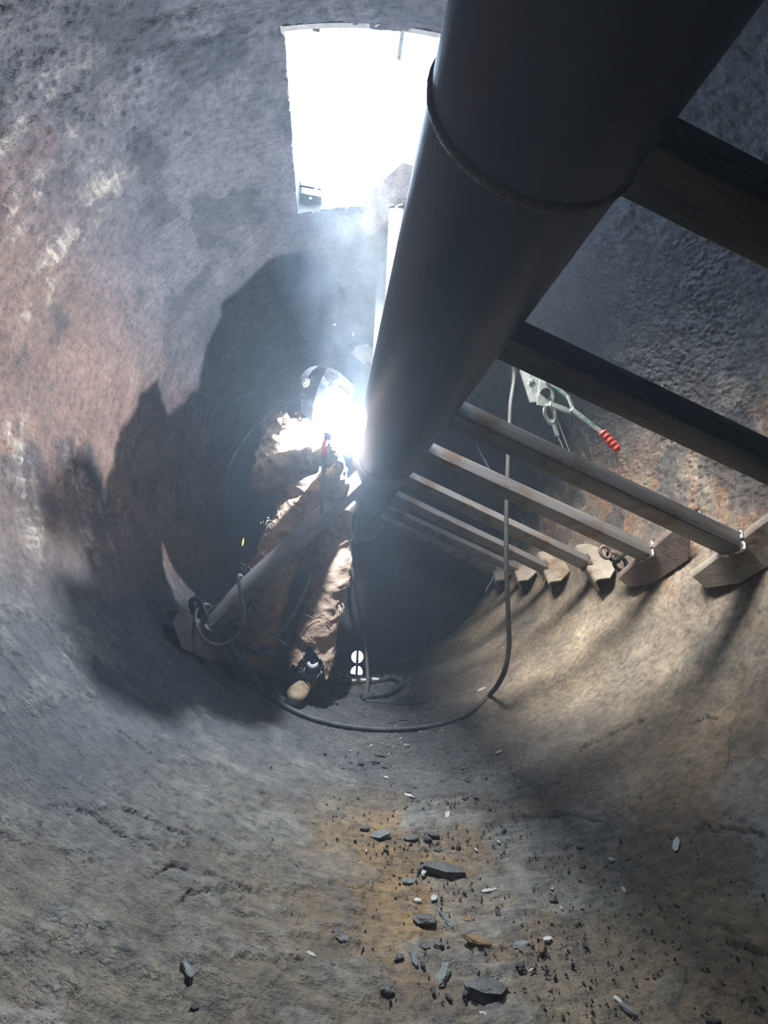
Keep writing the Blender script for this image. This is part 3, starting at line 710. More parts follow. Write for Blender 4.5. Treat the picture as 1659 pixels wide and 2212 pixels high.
def cloth(name, mb, voxel, matl, parent, wr=.006, fr=22, keep=None, seed=0, smooth_it=2):
    me = remesh(mb, voxel, smooth_it); n = len(me.vertices); co = np.empty(n*3, np.float32); me.vertices.foreach_get('co', co); co = co.reshape(-1, 3).astype(float)
    no = np.empty(n*3, np.float32); me.vertex_normals.foreach_get('vector', no); no = no.reshape(-1, 3)
    x, y, z = co.T
    d = (fbm(x*fr*.5+y*fr*.45+40, z*fr+x*fr*.5+40, seed, 3)-.5)*2; rg = 1-np.abs(fbm(x*fr*.9-z*fr*.7+60, y*fr*.8+z*fr*.5+60, seed+2, 2)-.5)*4
    fold = 1-np.abs(fbm(x*fr*.35+y*fr*.3-z*fr*.9+30, (x-y)*fr*.35+z*fr*.25+70, seed+4, 2)-.5)*5
    f3 = 1-np.abs(fbm(x*fr*1.3+z*fr*.8+11, y*fr*1.2-z*fr*1.1+90, seed+1, 2)-.5)*6
    d = d*wr*.5+np.clip(rg, -.3, 1)**1*wr*.45+np.clip(fold, -.4, 1)*wr*.85+np.clip(f3, -.2, 1)*wr*.35
    co2 = co+no*d[:, None]; me.vertices.foreach_set('co', co2.astype(np.float32).ravel())
    if keep is not None:
        npoly = len(me.polygons); k = keep(co)
        F = [tuple(p.vertices) for p in me.polygons if all(k[v] for v in p.vertices)]
        used = sorted({v for f in F for v in f}); mp = {v: i for i, v in enumerate(used)}
        m2 = bpy.data.meshes.new(name); m2.from_pydata([tuple(co2[v]) for v in used], [], [tuple(mp[v] for v in f) for f in F]); me = m2
    me.update(); me.shade_smooth(); me.materials.clear(); me.materials.append(matl); me.name = name
    return link(bpy.data.objects.new(name, me), parent)


V3 = lambda *a: np.array(a, float)
F_ = V3(.80, -.60, 0); S_ = V3(-.60, -.80, 0)                 # the way he faces; his right side
pel, chest, neckb, head = at(682, 1100, 2.28), V3(-.45, 2.12, 1.40), V3(-.445, 2.10, 1.565), at(684, 852, 2.05)
rsh, lsh = V3(-.555, 1.98, 1.475), V3(-.33, 2.25, 1.475)
rel, rwr, rh = V3(-.600, 1.91, 1.195), V3(-.385, 1.820, 1.262), V3(-.305, 1.800, 1.296)
lel, lwr, lh = V3(-.285, 2.10, 1.21), V3(-.275, 1.90, 1.235), V3(-.234, 1.785, 1.302)
rleg = [V3(-.455, 2.23, 1.09), V3(-.525, 2.215, .93), V3(-.580, 2.21, .74), V3(-.60, 2.26, .55), at(563, 1345, 2.33), at(562, 1398, 2.36)]
lleg = [V3(-.275, 2.33, 1.09), V3(-.262, 2.32, .93), V3(-.265, 2.30, .70), V3(-.292, 2.33, .48), at(676, 1400, 2.36), at(664, 1450, 2.38)]
b = MB()                                                       # the body itself: head, trunk and limbs, one skin
b.ell([pel-V3(0, 0, .06), pel+V3(0, 0, .08), chest-V3(0, 0, .1), chest+V3(0, 0, .05), neckb-V3(0, 0, .03)], [(.15, .10), (.14, .095), (.155, .11), (.16, .10), (.08, .07)], S_)
b.tube([neckb-V3(0, 0, .06), neckb, head-V3(0, 0, .05)], .055, 12)
b.ball(head+V3(0, 0, .01), (.078, .092, .112), 14, 10)
fh = F_*.97-V3(0, 0, .25); b.ball(head+fh*.055-V3(0, 0, .045), (.055, .055, .055)); b.tube([head+fh*.08+V3(0, 0, .01), head+fh*.108-V3(0, 0, .025)], [.008, .015], 8)
for s_ in (-1, 1): b.ball(head+S_*s_*.078-V3(0, 0, .01), (.014, .014, .03), 8, 6); b.ball(head+fh*.078+S_*s_*.03+V3(0, 0, .012), (.013, .013, .011), 8, 6)
for a_, c_, d_ in ((rsh, rel, rwr), (lsh, lel, lwr)): b.tube([chest+(a_-chest)*.6, a_, (a_+c_)/2, c_, (c_+d_)/2, d_], [.055, .055, .048, .040, .038, .028], 12)
for lg in (rleg, lleg): b.tube([pel+(lg[0]-pel)*.5, *lg[:5], lg[5]-V3(0, 0, .06)], [.08, .08, .075, .052, .052, .042, .036], 14)
me = remesh(b, .012, 2); me.shade_smooth(); me.materials.clear(); me.materials.append(M['skin']); me.name = 'person'
person = link(bpy.data.objects.new('person', me)); tag(person, 'person in ragged brown work clothes and dark welding helmet, bent to a glowing weld', 'person')

# jacket
b = MB()
b.ell([pel+V3(-.01, 0, .005), pel+V3(-.01, -.01, .10), (pel+chest)/2+V3(0, 0, .05), chest, chest+V3(0, 0, .09), neckb+V3(0, 0, .0), neckb+V3(0, 0, .045)], [(.195, .145), (.190, .145), (.192, .148), (.195, .142), (.172, .122), (.098, .095), (.078, .08)], S_, 28)
for a_, c_, d_ in ((rsh, rel, rwr), (lsh, lel, lwr)):
    b.ell([chest+(a_-chest)*.5, a_+V3(0, 0, .005), a_*.6+c_*.4, a_*.25+c_*.75-V3(0, 0, 0), c_+V3(0, 0, -.005), c_*.65+d_*.35, c_*.3+d_*.7, d_], [.095, .092, .085, .088, .086, .080, .066, .052], S_, 18)
jk = cloth('jacket', b, .0085, M['duck'], person, .013, 15, None, 1)
MB().tube([neckb+V3(0, 0, .03)+(.075*math.cos(t)*S_+.085*math.sin(t)*F_)+V3(0, 0, .012*math.sin(t+2)) for t in np.linspace(0, 2*math.pi, 24)], [.017]*24, 8, False).build('collar', M['duck'], jk)
ax_ = rwr-rel; ax_ /= np.linalg.norm(ax_)
MB().tube([rwr-ax_*.03, rwr-ax_*.005, rwr+ax_*.002], [.056, .056, .050], 18, True, None, .05).build('cuff', M['duck'], jk)
# trousers with worn hems
rk, lk = rleg, lleg


def keep_tr(co):
    x, y, z = co.T; left = x > -.45
    a = np.arctan2(y-np.where(left, lk[5][1], rk[5][1]), x-np.where(left, lk[5][0], rk[5][0]))
    zr = rk[5][2]+.012+.012*np.sin(a*9)*np.sin(a*4+1)
    fr_ = np.exp(-((a+1.45)/.42)**2); zl = lk[5][2]+.025+.115*fr_-.05*np.exp(-((a+.75)/.22)**2)+.03*np.exp(-((a-2.8)/.5)**2)+.012*np.sin(a*11)+.008*np.sin(a*23)
    ok = np.where(left, z > zl, z > zr)
    hole = (np.hypot(x-(at(560, 1215, 2.12)[0]), z-at(560, 1215, 2.12)[2]) < .0)
    return ok & ~hole


b = MB()
b.ell([pel-V3(0, 0, .10), pel-V3(0, 0, .02), pel+V3(0, 0, .06)], [(.165, .125), (.185, .138), (.17, .13)], S_, 26)
b.ell([rleg[0], rleg[1], rleg[2], rleg[3], rleg[4], rleg[5]-V3(0, 0, .02)], [(.108, .115), (.110, .115), (.104, .105), (.094, .095), (.090, .095), (.092, .10)], (1, 0, 0), 22)
b.ell([lleg[0], lleg[1], lleg[2], lleg[3], lleg[4], lleg[5]-V3(0, 0, .05)], [(.118, .12), (.116, .115), (.106, .105), (.112, .11), (.118, .115), (.126, .12)], (1, 0, 0), 22)
tr = cloth('trousers', b, .009, M['duck2'], person, .015, 11, keep_tr, 3)
b = MB()                                                        # frayed threads at knees and hem
for q, n_, L_ in ((at(527, 1218, 2.12), 14, .035), (at(572, 1285, 2.16), 14, .028), (at(577, 1128, 2.12), 10, .022), (at(736, 1312, 2.22), 12, .03), (at(652, 1432, 2.28), 10, .03), (at(700, 1445, 2.28), 10, .03), (at(606, 1106, 2.12), 8, .02)):
    b = MB()
    for k in range(n_):
        p = q+rng.normal(0, .012, 3); d = rng.normal(0, 1, 3); d /= np.linalg.norm(d); b.tube([p, p+d*L_*.5+V3(0, 0, -.004), p+d*L_*.8+V3(0, 0, -.016)], [.0022, .0018, .001], 4)
    tag(b.build('frayed_threads', M['lining'], tr), kind='stuff')
b = MB()
for (a0, a1) in ((at(640, 1290, 2.19), at(716, 1350, 2.22)), (at(655, 1325, 2.19), at(712, 1352, 2.22)), (at(592, 1150, 2.09), at(650, 1190, 2.10))):
    MB().tube(bez([a0, (a0+a1)/2-V3(0, .004, .0), a1], 6), .002, 5).build('seam', M['duck'], tr)
MB().tube([at(540, 1373, 2.262), at(540, 1373, 2.25)], .0085, 12).build('rivet', M['cap'], tr)
b = MB(); c_ = rk[5]; b.ell([c_+V3(0, 0, .10), c_+V3(0, 0, .0), c_-V3(0, 0, .045)], [(.070, .075), (.076, .082), (.080, .085)], (1, 0, 0), 22)
cloth('jeans_leg', b, .007, M['denim'], tr, .004, 30, lambda co: co[:, 2] > c_[2]-.036+.005*np.sin(co[:, 0]*300), 5)
b = MB(); c2_ = lk[5]; b.ell([c2_+V3(.0, 0, .14), c2_+V3(0, 0, .03), c2_+V3(-.010, .012, -.030), c2_+V3(-.016, .02, -.055)], [(.085, .085), (.080, .082), (.064, .066), (.054, .056)], (1, 0, 0), 22)
cloth('jeans_leg', b, .007, M['denim'], tr, .007, 34, lambda co: (co[:, 2] > c2_[2]-.048+.01*np.sin(co[:, 0]*160)), 6)
b = MB(); q = at(672, 1437, 2.27); b.ell(bez([q+V3(-.02, -.005, .015), q+V3(.0, -.01, -.004), q+V3(.022, -.01, .0), q+V3(.040, 0, .012)], 4), [(.010, .006)]*13, (0, 0, 1), 8); b.build('torn_lining', M['sock'], tr)


def boot(heel, toe, nm):
    heel, toe = np.array(heel), np.array(toe); n_ = V3(VX-heel[0], 0, VZ-heel[2]); n_ /= np.linalg.norm(n_)
    d = toe-heel; d -= n_*(d@n_)*.6; d /= np.linalg.norm(d); n_ = n_-d*(n_@d); n_ /= np.linalg.norm(n_); l_ = np.cross(n_, d); o0 = heel+n_*.006
    b = MB(); st = [(-.004, .026, .036, .058), (.03, .037, .048, .068), (.08, .040, .050, .075), (.14, .045, .042, .066), (.20, .050, .034, .056), (.245, .048, .028, .050), (.278, .036, .022, .044), (.292, .018, .012, .038)]
    b.ell([o0+d*x+n_*z for x, w_, h_, z in st], [(w_, h_) for x, w_, h_, z in st], l_, 20)
    up = V3(0, 0, 1); b.ell([o0+d*.05+n_*.07, o0+d*.055+n_*.09+up*.04, o0+d*.045+n_*.10+up*.09], [(.050, .056), (.053, .058), (.056, .058)], l_, 18)
    bo = cloth('boot', b, .0065, M['boot'], person, .0028, 34, None, 4)
    out = []
    for k in range(30):
        t = 2*math.pi*k/30; x = .145+.158*math.cos(t); w_ = (.050 if x > .12 else .040)*(abs(math.sin(t))**.75)*np.sign(math.sin(t)); out.append(o0+d*x+l_*w_*1.06+n_*(.014*ss(.22, .30, x)))
    MB().prism(out, n_*.0, n_*.026).build('sole', M['sole'], bo)
    b = MB()
    for k, x in enumerate((.10, .125, .15, .175)):
        z = (.118, .110, .101, .093)[k]; c = o0+d*x+n_*z; b.tube([c-l_*.026-n_*.012, c+n_*.004+d*.004, c+l_*.026-n_*.012], .0032, 6)
    b.build('laces', M['sole'], bo); return bo


hr = V3(-.615, 2.43, 0); tr_ = V3(-.735, 2.20, 0)
surf = lambda x, y: V3(x, y, VZ-math.sqrt(VR**2-(x-VX)**2)+.004)
boot(surf(-.612, 2.40), surf(-.785, 2.17), 'r'); boot(surf(-.372, 2.455), surf(-.425, 2.16), 'l')


def glove(wr, hd, nrm, thumb, bend, name, spread=.019):
    """leather glove: palm from the wrist, four unequal fingers closing round, thumb leaving the side of the palm"""
    wr, hd = np.array(wr), np.array(hd); d = hd-wr; d /= np.linalg.norm(d); nrm = np.array(nrm, float); nrm -= d*(nrm@d); nrm /= np.linalg.norm(nrm); l_ = np.cross(nrm, d)*thumb
    b = MB(); b.ell([wr-d*.045, wr-d*.005, wr+d*.03, wr+d*.065, wr+d*.088], [(.048, .044), (.038, .030), (.045, .026), (.048, .024), (.044, .018)], l_, 16)
    for k, (ln, off_) in enumerate(((.074, .031), (.082, .011), (.077, -.010), (.060, -.030))):
        p = wr+d*.078+l_*off_; pts_ = [p]; a = 0
        for f_, bd in ((.42, bend*.55), (.33, bend*1.0), (.25, bend*.8)):
            a += bd; p = p+(d*math.cos(R_(a))+nrm*math.sin(R_(a)))*ln*f_; pts_.append(p)
        b.tube([pts_[0]-d*.02, *pts_], [.0125, .0125, .0118, .0108, .0085], 9)
    p = wr+d*.030+l_*.036; b.tube([p-l_*.012, p+d*.022+l_*.020+nrm*.012, p+d*.042+l_*.020+nrm*.034, p+d*.052+l_*.010+nrm*.050], [.015, .0145, .0125, .0095], 9)
    return cloth('glove', b, .0042, M['glove'], person, .0014, 60, None, 2, 2)


glove(rwr+V3(.012, -.002, .004), rh, (.10, -1, .05), -1, 58, 'r'); glove(lwr, lh, (-.25, -.6, .2), 1, 48, 'l')

# welding helmet
Hd = F_*math.cos(R_(20))-V3(0, 0, 1)*math.sin(R_(20)); Up = np.cross(S_, Hd); Up = Up if Up[2] > 0 else -Up; hc = head+V3(.005, 0, .0)
def HP(s, f, u): return hc+S_*s+Hd*f+Up*u
helmet = empty('t', (0, 0, 0), 'x', 'x'); bpy.data.objects.remove(helmet)
sec = [(.118, .050, .105, .150, .100), (.085, .030, .112, .172, .108), (.0, .005, .116, .182, .112), (-.075, .010, .108, .172, .100), (-.135, .030, .085, .150, .080), (-.175, .060, .055, .118, .052)]
V = []
for u, back, side, front, mid in sec:
    fr2 = .64
    V += [HP(side, back-.01, u), HP(mid, back+(front-back)*.55, u), HP(mid*fr2, front, u), HP(-mid*fr2, front, u), HP(-mid, back+(front-back)*.55, u), HP(-side, back-.01, u)]
k6 = 6; Fs = [(j*6+k, j*6+k+1, (j+1)*6+k+1, (j+1)*6+k) for j in range(len(sec)-1) for k in (0, 1, 3, 4)]
Fs += [(0, 5, 4, 1), (1, 4, 3, 2)]; n0 = (len(sec)-1)*6; Fs += [(n0+1, n0+2, n0+3, n0+4)]
hm = mesh('welding_helmet', V, Fs, M['hood'], person, False)
m_ = hm.modifiers.new('s', 'SOLIDIFY'); m_.thickness = .004; m_.offset = -1
m_ = hm.modifiers.new('b', 'BEVEL'); m_.width = .006; m_.segments = 2; m_.limit_method = 'ANGLE'; m_.angle_limit = R_(20)
b = MB(); P = [HP(s_*mid*.66, front+.003, u) for s_ in (1,) for u, back, side, front, mid in sec]+[HP(-mid*.66, front+.003, u) for u, back, side, front, mid in sec[::-1]]
n_ = len(sec); V = [HP(s_*mid*.67, front+.004, u) for u, back, side, front, mid in sec for s_ in (1, -1)]
b.add(V, [(2*j, 2*j+1, 2*j+3, 2*j+2) for j in range(n_-1)]); fp = b.build('face_plate', M['hoodfront'], hm, False)
m_ = fp.modifiers.new('s', 'SOLIDIFY'); m_.thickness = .005; m_.offset = 0
MB().box(HP(0, .186, .020), (.108, .014, .056), np.stack([S_, Hd, Up], 1), .004).build('lens_window', M['lens'], hm)
for s_ in (1, -1):
    p = HP(s_*.112, .010, .012); MB().tube([p, p+S_*s_*.016], .026, 16).tube([p+S_*s_*.016, p+S_*s_*.026], .016, 16).build('pivot_knob', M['cap'] if s_ > 0 else M['black'], hm)
b = MB(); n = 22
for j in range(9):
    ph = R_(95)*j/8
    for k in range(n): t = 2*math.pi*k/n; b.v.append(tuple(HP(.103*math.sin(ph)*math.cos(t), -.012+.118*math.sin(ph)*math.sin(t), .045+.112*math.cos(ph))))
b.f = [(j*n+k, j*n+(k+1) % n, (j+1)*n+(k+1) % n, (j+1)*n+k) for j in range(8) for k in range(n)]
hc_ = b.build('white_cap', M['cap'], person, True); m_ = hc_.modifiers.new('s', 'SOLIDIFY'); m_.thickness = .004

# electrode holder in the right hand, rod and arc
eh = empty('electrode_holder', rh, 'red and black electrode holder gripped in the right glove', 'welding tool')
q0, q1 = at(699, 1020, 1.79), at(701, 962, 1.79); q2 = at(711, 941, 1.795)
MB().tube([q0, q0*.6+q1*.4, q1, q1*.3+q2*.7, q2], [.011, .013, .014, .015, .012], 12).build('handle', M['black'], eh)
MB().tube([q0*.45+q1*.55, q1*.9+q0*.1, q1*.65+q2*.35], [.0155, .0168, .0160], 12).build('red_sleeve', M['red'], eh)
MB().box(at(711, 943, 1.795), (.050, .035, .034), None, .007).build('jaw', M['black'], eh)
MB().box(at(718, 943, 1.772), (.018, .012, .020), None, .002).build('jaw_screw', M['zinc'], eh)
MB().tube([at(714, 940, 1.795), ARC+V3(-.012, 0, -.002)], .0025, 8).build('electrode', M['tube'], eh)
o = MB().ball(ARC, .009, 10, 7).build('welding_arc', M['arc']); tag(o, 'blinding white arc burning where the electrode meets the shaft', 'arc')
nt = M['arc'].node_tree.nodes['Principled BSDF']; nt.inputs['Emission Strength'].default_value = ARC_POWER*.05
wb = MB(); wp_ = []
for k in range(26):
    t = R_(158+k*1.6); wp_.append(V3(SX+(SR+.003)*math.cos(t+.0), 1.80+.012*math.sin(k*.7)*0+(k-13)*.004, SZ+(SR+.003)*math.sin(t)))
wb.tube(wp_, [.008*(.8+.4*rng.random()) for _ in wp_], 8).build('weld_bead', M['bright_weld'], rotor)
for k, (x, y, Y, ln, an) in enumerate(((525, 1171, 1.9, 16, 80), (723, 701, 1.9, 6, 20), (763, 722, 1.85, 7, 70), (758, 871, 1.75, 8, 60))):
    dx, dy = ln/2*math.cos(R_(an)), -ln/2*math.sin(R_(an)); o = MB().tube([at(x-dx, y-dy, Y), at(x, y, Y), at(x+dx, y+dy, Y)], [.0012, .0035 if k == 0 else .0022, .0012], 6).build('spark', M['spark'])
    tag(o, ('orange spark flying left of the knee of the brown trousers', 'tiny spark in the blue smoke, left one of the upper pair', 'tiny spark in the blue smoke, right one of the upper pair', 'small spark between the helmet and the shaft')[k], 'spark')

# ------------------------------------------------------------------ scale chips and grit on the floor
def fz(x, y):
    s = abs(x-VX); return VZ-math.sqrt(VR*VR-(x-VX)**2)
def chip(p, L_, Wd, T, rot, matl, seed, name='scale_chip', tilt=0.0):
    r = np.random.default_rng(seed); n = r.integers(6, 9); A = np.sort(r.random(n)*.55+np.arange(n))/n*2*math.pi
    nrm = np.array([VX-p[0], 0, VZ-p[2]]); nrm /= np.linalg.norm(nrm)
    nrm = nrm+np.array([r.normal(0, .10+tilt), r.normal(0, .12+tilt), 0]); nrm /= np.linalg.norm(nrm)
    a = np.array([math.cos(R_(rot)), math.sin(R_(rot)), 0]); a -= nrm*(a@nrm); a /= np.linalg.norm(a); b_ = np.cross(nrm, a)
    p = np.array(p)+nrm*.002; V = []
    for z, f in ((-.3, .95), (.5, 1.0), (.85, .93), (1.0, .72)):
        for k in range(n):
            rr = f*(1+.42*(r.random()-.5)) if z > -.2 else f; V.append(p+a*(L_/2*math.cos(A[k])*rr)+b_*(Wd/2*math.sin(A[k])*rr)+nrm*(T*z*(1+.35*(r.random()-.5)*(z > .3))))
    F = [tuple(range(n))[::-1], tuple(range(3*n, 4*n))]+[(j*n+k, j*n+(k+1) % n, (j+1)*n+(k+1) % n, (j+1)*n+k) for j in range(3) for k in range(n)]
    return mesh(name, V, F, matl, None, False)


BIG = [  # photo x,y, size px (long, short), turn, thickness, material, label
    (1050, 2148, 90, 62, 5, .020, 'chip', 'largest dark grey slab of scale at the bottom of the trough'),
    (958, 1884, 92, 30, -4, .018, 'chip', 'long dark slab of scale lying mid trough'),
    (917, 1880, 38, 18, 15, .012, 'chip', 'small dark chip touching the left end of the long slab'),
    (822, 1806, 48, 22, -8, .010, 'chip_grey', 'smooth grey green oval flake left of the trough centre'),
    (888, 1813, 36, 13, 0, .008, 'chip', 'thin dark flake right of the grey green oval one'),
    (938, 1808, 26, 14, -20, .010, 'chip', 'dark chip at the upper right of the two flat flakes'),
    (945, 1840, 22, 9, 0, .007, 'chip', 'tiny dark chip above the long slab'),
    (883, 1908, 30, 16, 10, .010, 'chip_grey', 'small grey chip below the left end of the long slab'),
    (917, 1993, 50, 26, -10, .014, 'chip', 'dark wedge shaped flake under the pale pebbles'),
    (964, 1990, 14, 40, 20, .008, 'chip_grey', 'upright narrow grey flake beside the dark wedge'),
    (1040, 2040, 84, 18, -8, .010, 'chip_rust', 'long rust streaked sliver lying right of the trough'),
    (1125, 2045, 40, 16, 4, .008, 'chip_grey', 'grey flake beyond the right end of the rusty sliver'),
    (948, 2048, 26, 14, 0, .010, 'chip', 'small dark chip left of the rusty sliver, right one of two'),
    (915, 2050, 28, 14, 5, .010, 'chip', 'small dark chip left of the rusty sliver, left one of two'),
    (893, 2072, 12, 44, 4, .006, 'chip_grey', 'thin pointed grey green flake standing along the trough'),
    (958, 2110, 20, 58, -38, .012, 'chip_grey', 'long narrow grey chip lying slantwise above the largest slab'),
    (740, 2033, 38, 18, -8, .010, 'chip', 'dark chip on the left edge of the trough'),
    (726, 2016, 26, 14, 10, .008, 'chip', 'brown chip just above the dark chip on the left edge'),
    (835, 2148, 34, 20, 0, .010, 'chip', 'dark crumbling chip left of the largest slab'),
    (862, 2072, 26, 10, 20, .006, 'chip', 'curved dark sliver left of the pointed grey green flake'),
    (784, 2090, 18, 9, 0, .006, 'chip_pale', 'pale flat pebble left of the trough'),
    (901, 1950, 18, 12, 0, .007, 'chip_pale', 'white flat pebble in the middle of the ochre floor'),
    (938, 1943, 12, 16, -40, .005, 'chip_pale', 'pale bent splinter right of the white flat pebble'),
    (1183, 2033, 22, 10, 12, .006, 'chip_pale', 'white chip alone on the right slope'),
    (1055, 2196, 46, 8, -4, .005, 'chip_pale', 'pale stick of scale under the largest slab'),
    (1055, 1926, 40, 6, -4, .004, 'chip_pale', 'thin pale wire like splinter right of the ochre floor'),
    (655, 1883, 36, 8, -25, .005, 'chip', 'curled dark sliver on the left slope beside the ochre patch'),
    (400, 2108, 52, 22, -42, .016, 'chip_grey', 'stubby grey brown lump stuck on the lower left wall'),
    (820, 1632, 26, 12, 10, .008, 'chip', 'dark chip just in front of the curved cable'),
    (1462, 1825, 50, 10, 32, .006, 'chip_pale', 'pale stick of scale on the right wall under the crack'),
    (1010, 1990, 24, 14, 30, .008, 'chip_rust', 'reddish chip right of the dark wedge flake'),
    (1040, 1490+0, 16, 6, 0, .004, 'chip_pale', 'small pale flake on the lit floor under the far paddles'),
]
for k, (x, y, lw_, sh_, rt, th_, mt, lb) in enumerate(BIG):
    p = hit(x, y); q = hit(x+1, y); sc = np.linalg.norm(q-p); qy = hit(x, y+1); sy = np.linalg.norm(qy-p)
    nrmv = np.array([VX-p[0], 0, VZ-p[2]]); Lx = lw_*sc; Ly = min(sh_*sy*.95, .16)
    o = chip(p, Lx, Ly, th_*.6, rt, M[mt], 100+k, tilt=0); tag(o, lb, 'scale chip')
sm = []
r = np.random.default_rng(3)
protos = {}
for k in range(10):
    protos[k] = chip((VX, 0, VZ-VR), 1, .62, .26, 0, M[('chip', 'chip', 'chip', 'chip_grey', 'chip', 'chip_pale', 'chip', 'chip_rust', 'chip', 'chip_pale')[k]], 300+k)
LBL = {'chip': 'one of many small dark flakes scattered along the drum floor', 'chip_grey': 'one of the small grey green flakes scattered along the drum floor',
       'chip_pale': 'one of the small pale flakes scattered along the drum floor', 'chip_rust': 'one of the small rusty flakes scattered along the drum floor'}
KN = ('chip', 'chip', 'chip', 'chip_grey', 'chip', 'chip_pale', 'chip', 'chip_rust', 'chip', 'chip_pale')
for i in range(190):
    k = i % 10; pr = protos[k]
    Y = .66+2.3*r.random()**1.5; a = r.normal(2, 7+2*(Y < 1.2)); a = max(-26, min(26, a)); s_ = (.006+.016*r.random()**2.5)*(.8+.3*Y)
    nrm = Vector((-math.sin(R_(a)), 0, math.cos(R_(a)))); p = Vector((VX+(VR-.003)*math.sin(R_(a)), Y, VZ-(VR-.003)*math.cos(R_(a))))
    m = Matrix.Translation(p) @ Matrix.Rotation(R_(-a), 4, 'Y') @ Matrix.Rotation(r.random()*6.28, 4, 'Z') @ Matrix.Diagonal((s_*(1+r.random()), s_, s_, 1)) @ Matrix.Translation((-VX, 0, -(VZ-VR)))
    o = pr if i < 10 else pr.copy()
    if i >= 10: COL.objects.link(o)
    o.matrix_basis = m; W[o.name] = m; tag(o, LBL[KN[k]], 'scale chip', 'small '+{'chip': 'dark', 'chip_grey': 'grey green', 'chip_pale': 'pale', 'chip_rust': 'rusty'}[KN[k]]+' flakes on the drum floor')


def grit(name, n, matl, sz, spread, seed, label):
    r = np.random.default_rng(seed); Y = .55+3.1*r.random(n)**1.25; a = np.radians(np.clip(r.normal(3, spread, n)+6*(Y < 1.0), -30, 40)); rad = VR-.002
    P = np.stack([VX+rad*np.sin(a), Y, VZ-rad*np.cos(a)], 1); s_ = sz*(.4+1.2*r.random(n)**3)*(.75+.35*Y)
    T = np.array([[1, 0, 0], [-.5, .86, 0], [-.5, -.86, 0], [0, 0, .9]]); V = np.empty((n, 4, 3)); th = r.random(n)*6.28
    for j in range(4):
        x = T[j, 0]*np.cos(th)-T[j, 1]*np.sin(th)*.6; y = T[j, 0]*np.sin(th)+T[j, 1]*np.cos(th)*.6; z = T[j, 2]+0*x+r.normal(0, .15, n)
        V[:, j, 0] = P[:, 0]+s_*(x*np.cos(a)-z*np.sin(a)); V[:, j, 1] = P[:, 1]+s_*y; V[:, j, 2] = P[:, 2]+s_*(x*np.sin(a)+z*np.cos(a))
    b = np.arange(n)[:, None]*4; tri = np.array([[0, 1, 3], [1, 2, 3], [2, 0, 3]]); F = (b[:, :, None]+tri[None]).reshape(-1, 3)
    o = mesh(name, V.reshape(-1, 3), F, matl, None, False); tag(o, label, 'grit', None, 'stuff'); return o


grit('dark_grit', 6500, M['chip'], .0040, 9, 11, 'fine dark grit strewn along the bottom of the drum')
grit('pale_grit', 3000, M['chip_pale'], .0024, 9, 12, 'fine pale glinting grit strewn along the bottom of the drum')

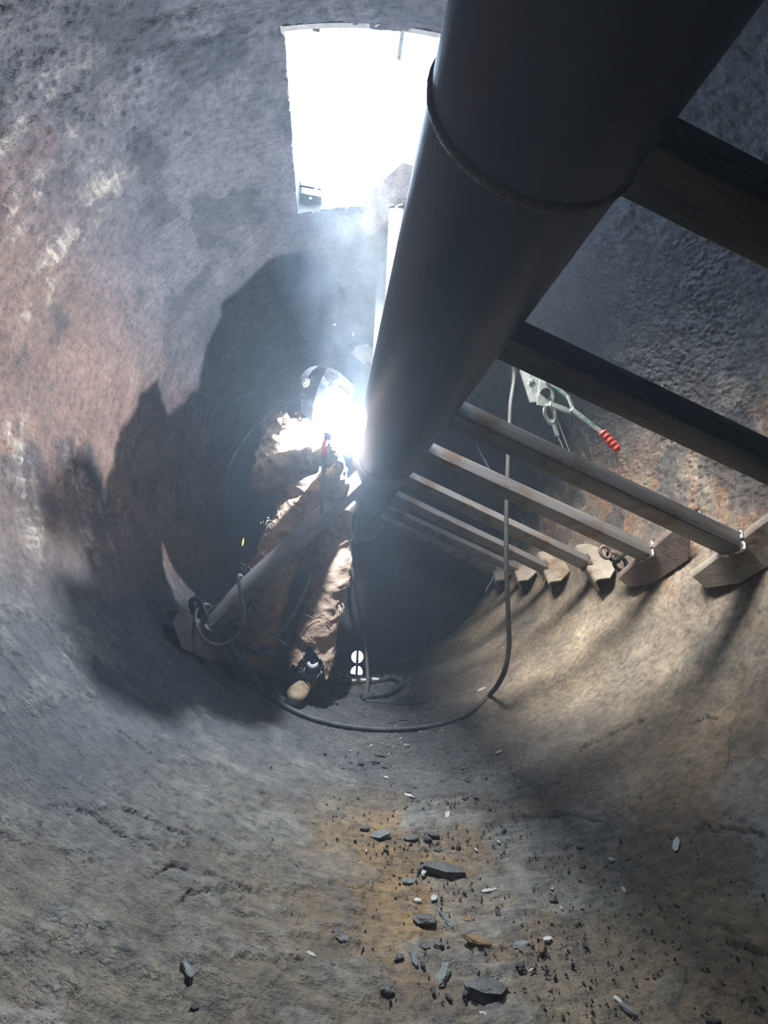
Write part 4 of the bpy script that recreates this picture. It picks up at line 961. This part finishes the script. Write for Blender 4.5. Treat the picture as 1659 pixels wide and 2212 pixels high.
# ------------------------------------------------------------------ haze in the drum and the fume over the weld, plus an added glare ball
def vol_mat(name, dens, aniso, col=(.70, .84, 1.0), noise=None):
    m = bpy.data.materials.new(name); m.use_nodes = True; nt = m.node_tree; nt.nodes.remove(nt.nodes['Principled BSDF']); out = nt.nodes['Material Output']
    s = N(nt, 'ShaderNodeVolumeScatter'); s.inputs['Color'].default_value = (*col, 1); s.inputs['Anisotropy'].default_value = aniso; s.inputs['Density'].default_value = dens
    nt.links.new(s.outputs[0], out.inputs['Volume'])
    if noise:
        tc = N(nt, 'ShaderNodeTexCoord'); sp = N(nt, 'ShaderNodeSeparateXYZ'); L = nt.links.new; L(tc.outputs['Object'], sp.inputs[0])
        mp = N(nt, 'ShaderNodeMapping'); mp.inputs['Scale'].default_value = (1, 1, .55); L(tc.outputs['Object'], mp.inputs[0])
        n1 = N(nt, 'ShaderNodeTexNoise', i_Scale=6.0, i_Detail=4.0, i_Roughness=.6, i_Distortion=1.2); L(mp.outputs[0], n1.inputs['Vector'])
        r = ramp(nt, [(.36, (.12, .12, .12)), (.68, (1, 1, 1))]); L(n1.outputs['Fac'], r.inputs[0])
        # radial falloff round a leaning axis: x = cx + k z
        ax = N(nt, 'ShaderNodeMath', operation='MULTIPLY'); L(sp.outputs['Z'], ax.inputs[0]); ax.inputs[1].default_value = noise[0]
        dx = N(nt, 'ShaderNodeMath', operation='SUBTRACT'); L(sp.outputs['X'], dx.inputs[0]); L(ax.outputs[0], dx.inputs[1])
        x2 = N(nt, 'ShaderNodeMath', operation='POWER'); L(dx.outputs[0], x2.inputs[0]); x2.inputs[1].default_value = 2
        y2 = N(nt, 'ShaderNodeMath', operation='POWER'); L(sp.outputs['Y'], y2.inputs[0]); y2.inputs[1].default_value = 2
        sm = N(nt, 'ShaderNodeMath', operation='ADD'); L(x2.outputs[0], sm.inputs[0]); L(y2.outputs[0], sm.inputs[1])
        rr = N(nt, 'ShaderNodeMath', operation='MULTIPLY_ADD'); L(sp.outputs['Z'], rr.inputs[0]); rr.inputs[1].default_value = noise[1]; rr.inputs[2].default_value = noise[2]
        r2 = N(nt, 'ShaderNodeMath', operation='POWER'); L(rr.outputs[0], r2.inputs[0]); r2.inputs[1].default_value = 2
        q = N(nt, 'ShaderNodeMath', operation='DIVIDE'); L(sm.outputs[0], q.inputs[0]); L(r2.outputs[0], q.inputs[1])
        f = N(nt, 'ShaderNodeMapRange', i_1=0.0, i_2=1.0, i_3=1.0, i_4=0.0); L(q.outputs[0], f.inputs[0])
        m1 = N(nt, 'ShaderNodeMath', operation='MULTIPLY'); L(f.outputs[0], m1.inputs[0]); L(r.outputs[0], m1.inputs[1])
        m2 = N(nt, 'ShaderNodeMath', operation='MULTIPLY'); L(m1.outputs[0], m2.inputs[0]); m2.inputs[1].default_value = dens; L(m2.outputs[0], s.inputs['Density'])
    return m


HAZE = .028
b = MB(); b.tube([(VX, YN+.02, VZ), (VX, 1.5, VZ), (VX, YF-.03, VZ)], VR+.03, 40)
o = b.build('haze', vol_mat('thin_haze', HAZE, .45), None, False); tag(o, 'thin bluish haze filling the whole drum', 'haze', None, 'stuff')
b = MB(); C0 = Vector((ARC[0]+.0, ARC[1]+.16, ARC[2]+.0))
P = [V3(-.05*0+(-.10)*z, 0, z) for z in (-.08, .05, .4, .8, 1.15, 1.32)]; b.tube(P, [.07, .12, .24, .38, .49, .54], 20)
o = b.build('smoke', vol_mat('weld_fume', 1.0, .3, (.72, .88, 1.0), (-.10, .34, .09)), None, False, Matrix.Translation(C0)); tag(o, 'pale blue welding smoke rising from the weld to the hatch', 'smoke', None, 'stuff')

b = MB(); b.ball(ARC+V3(-.01, -.01, .01), (.12, .12, .12), 20, 14)  # scattering ball added round the arc to stand in for camera glare
o = b.build('arc_glare', vol_mat('glare_volume', 1.0, .0, (.93, .96, 1.0)), None, False); tag(o, 'white fume ball added to give the camera glare around the arc', 'glare', None, 'stuff')
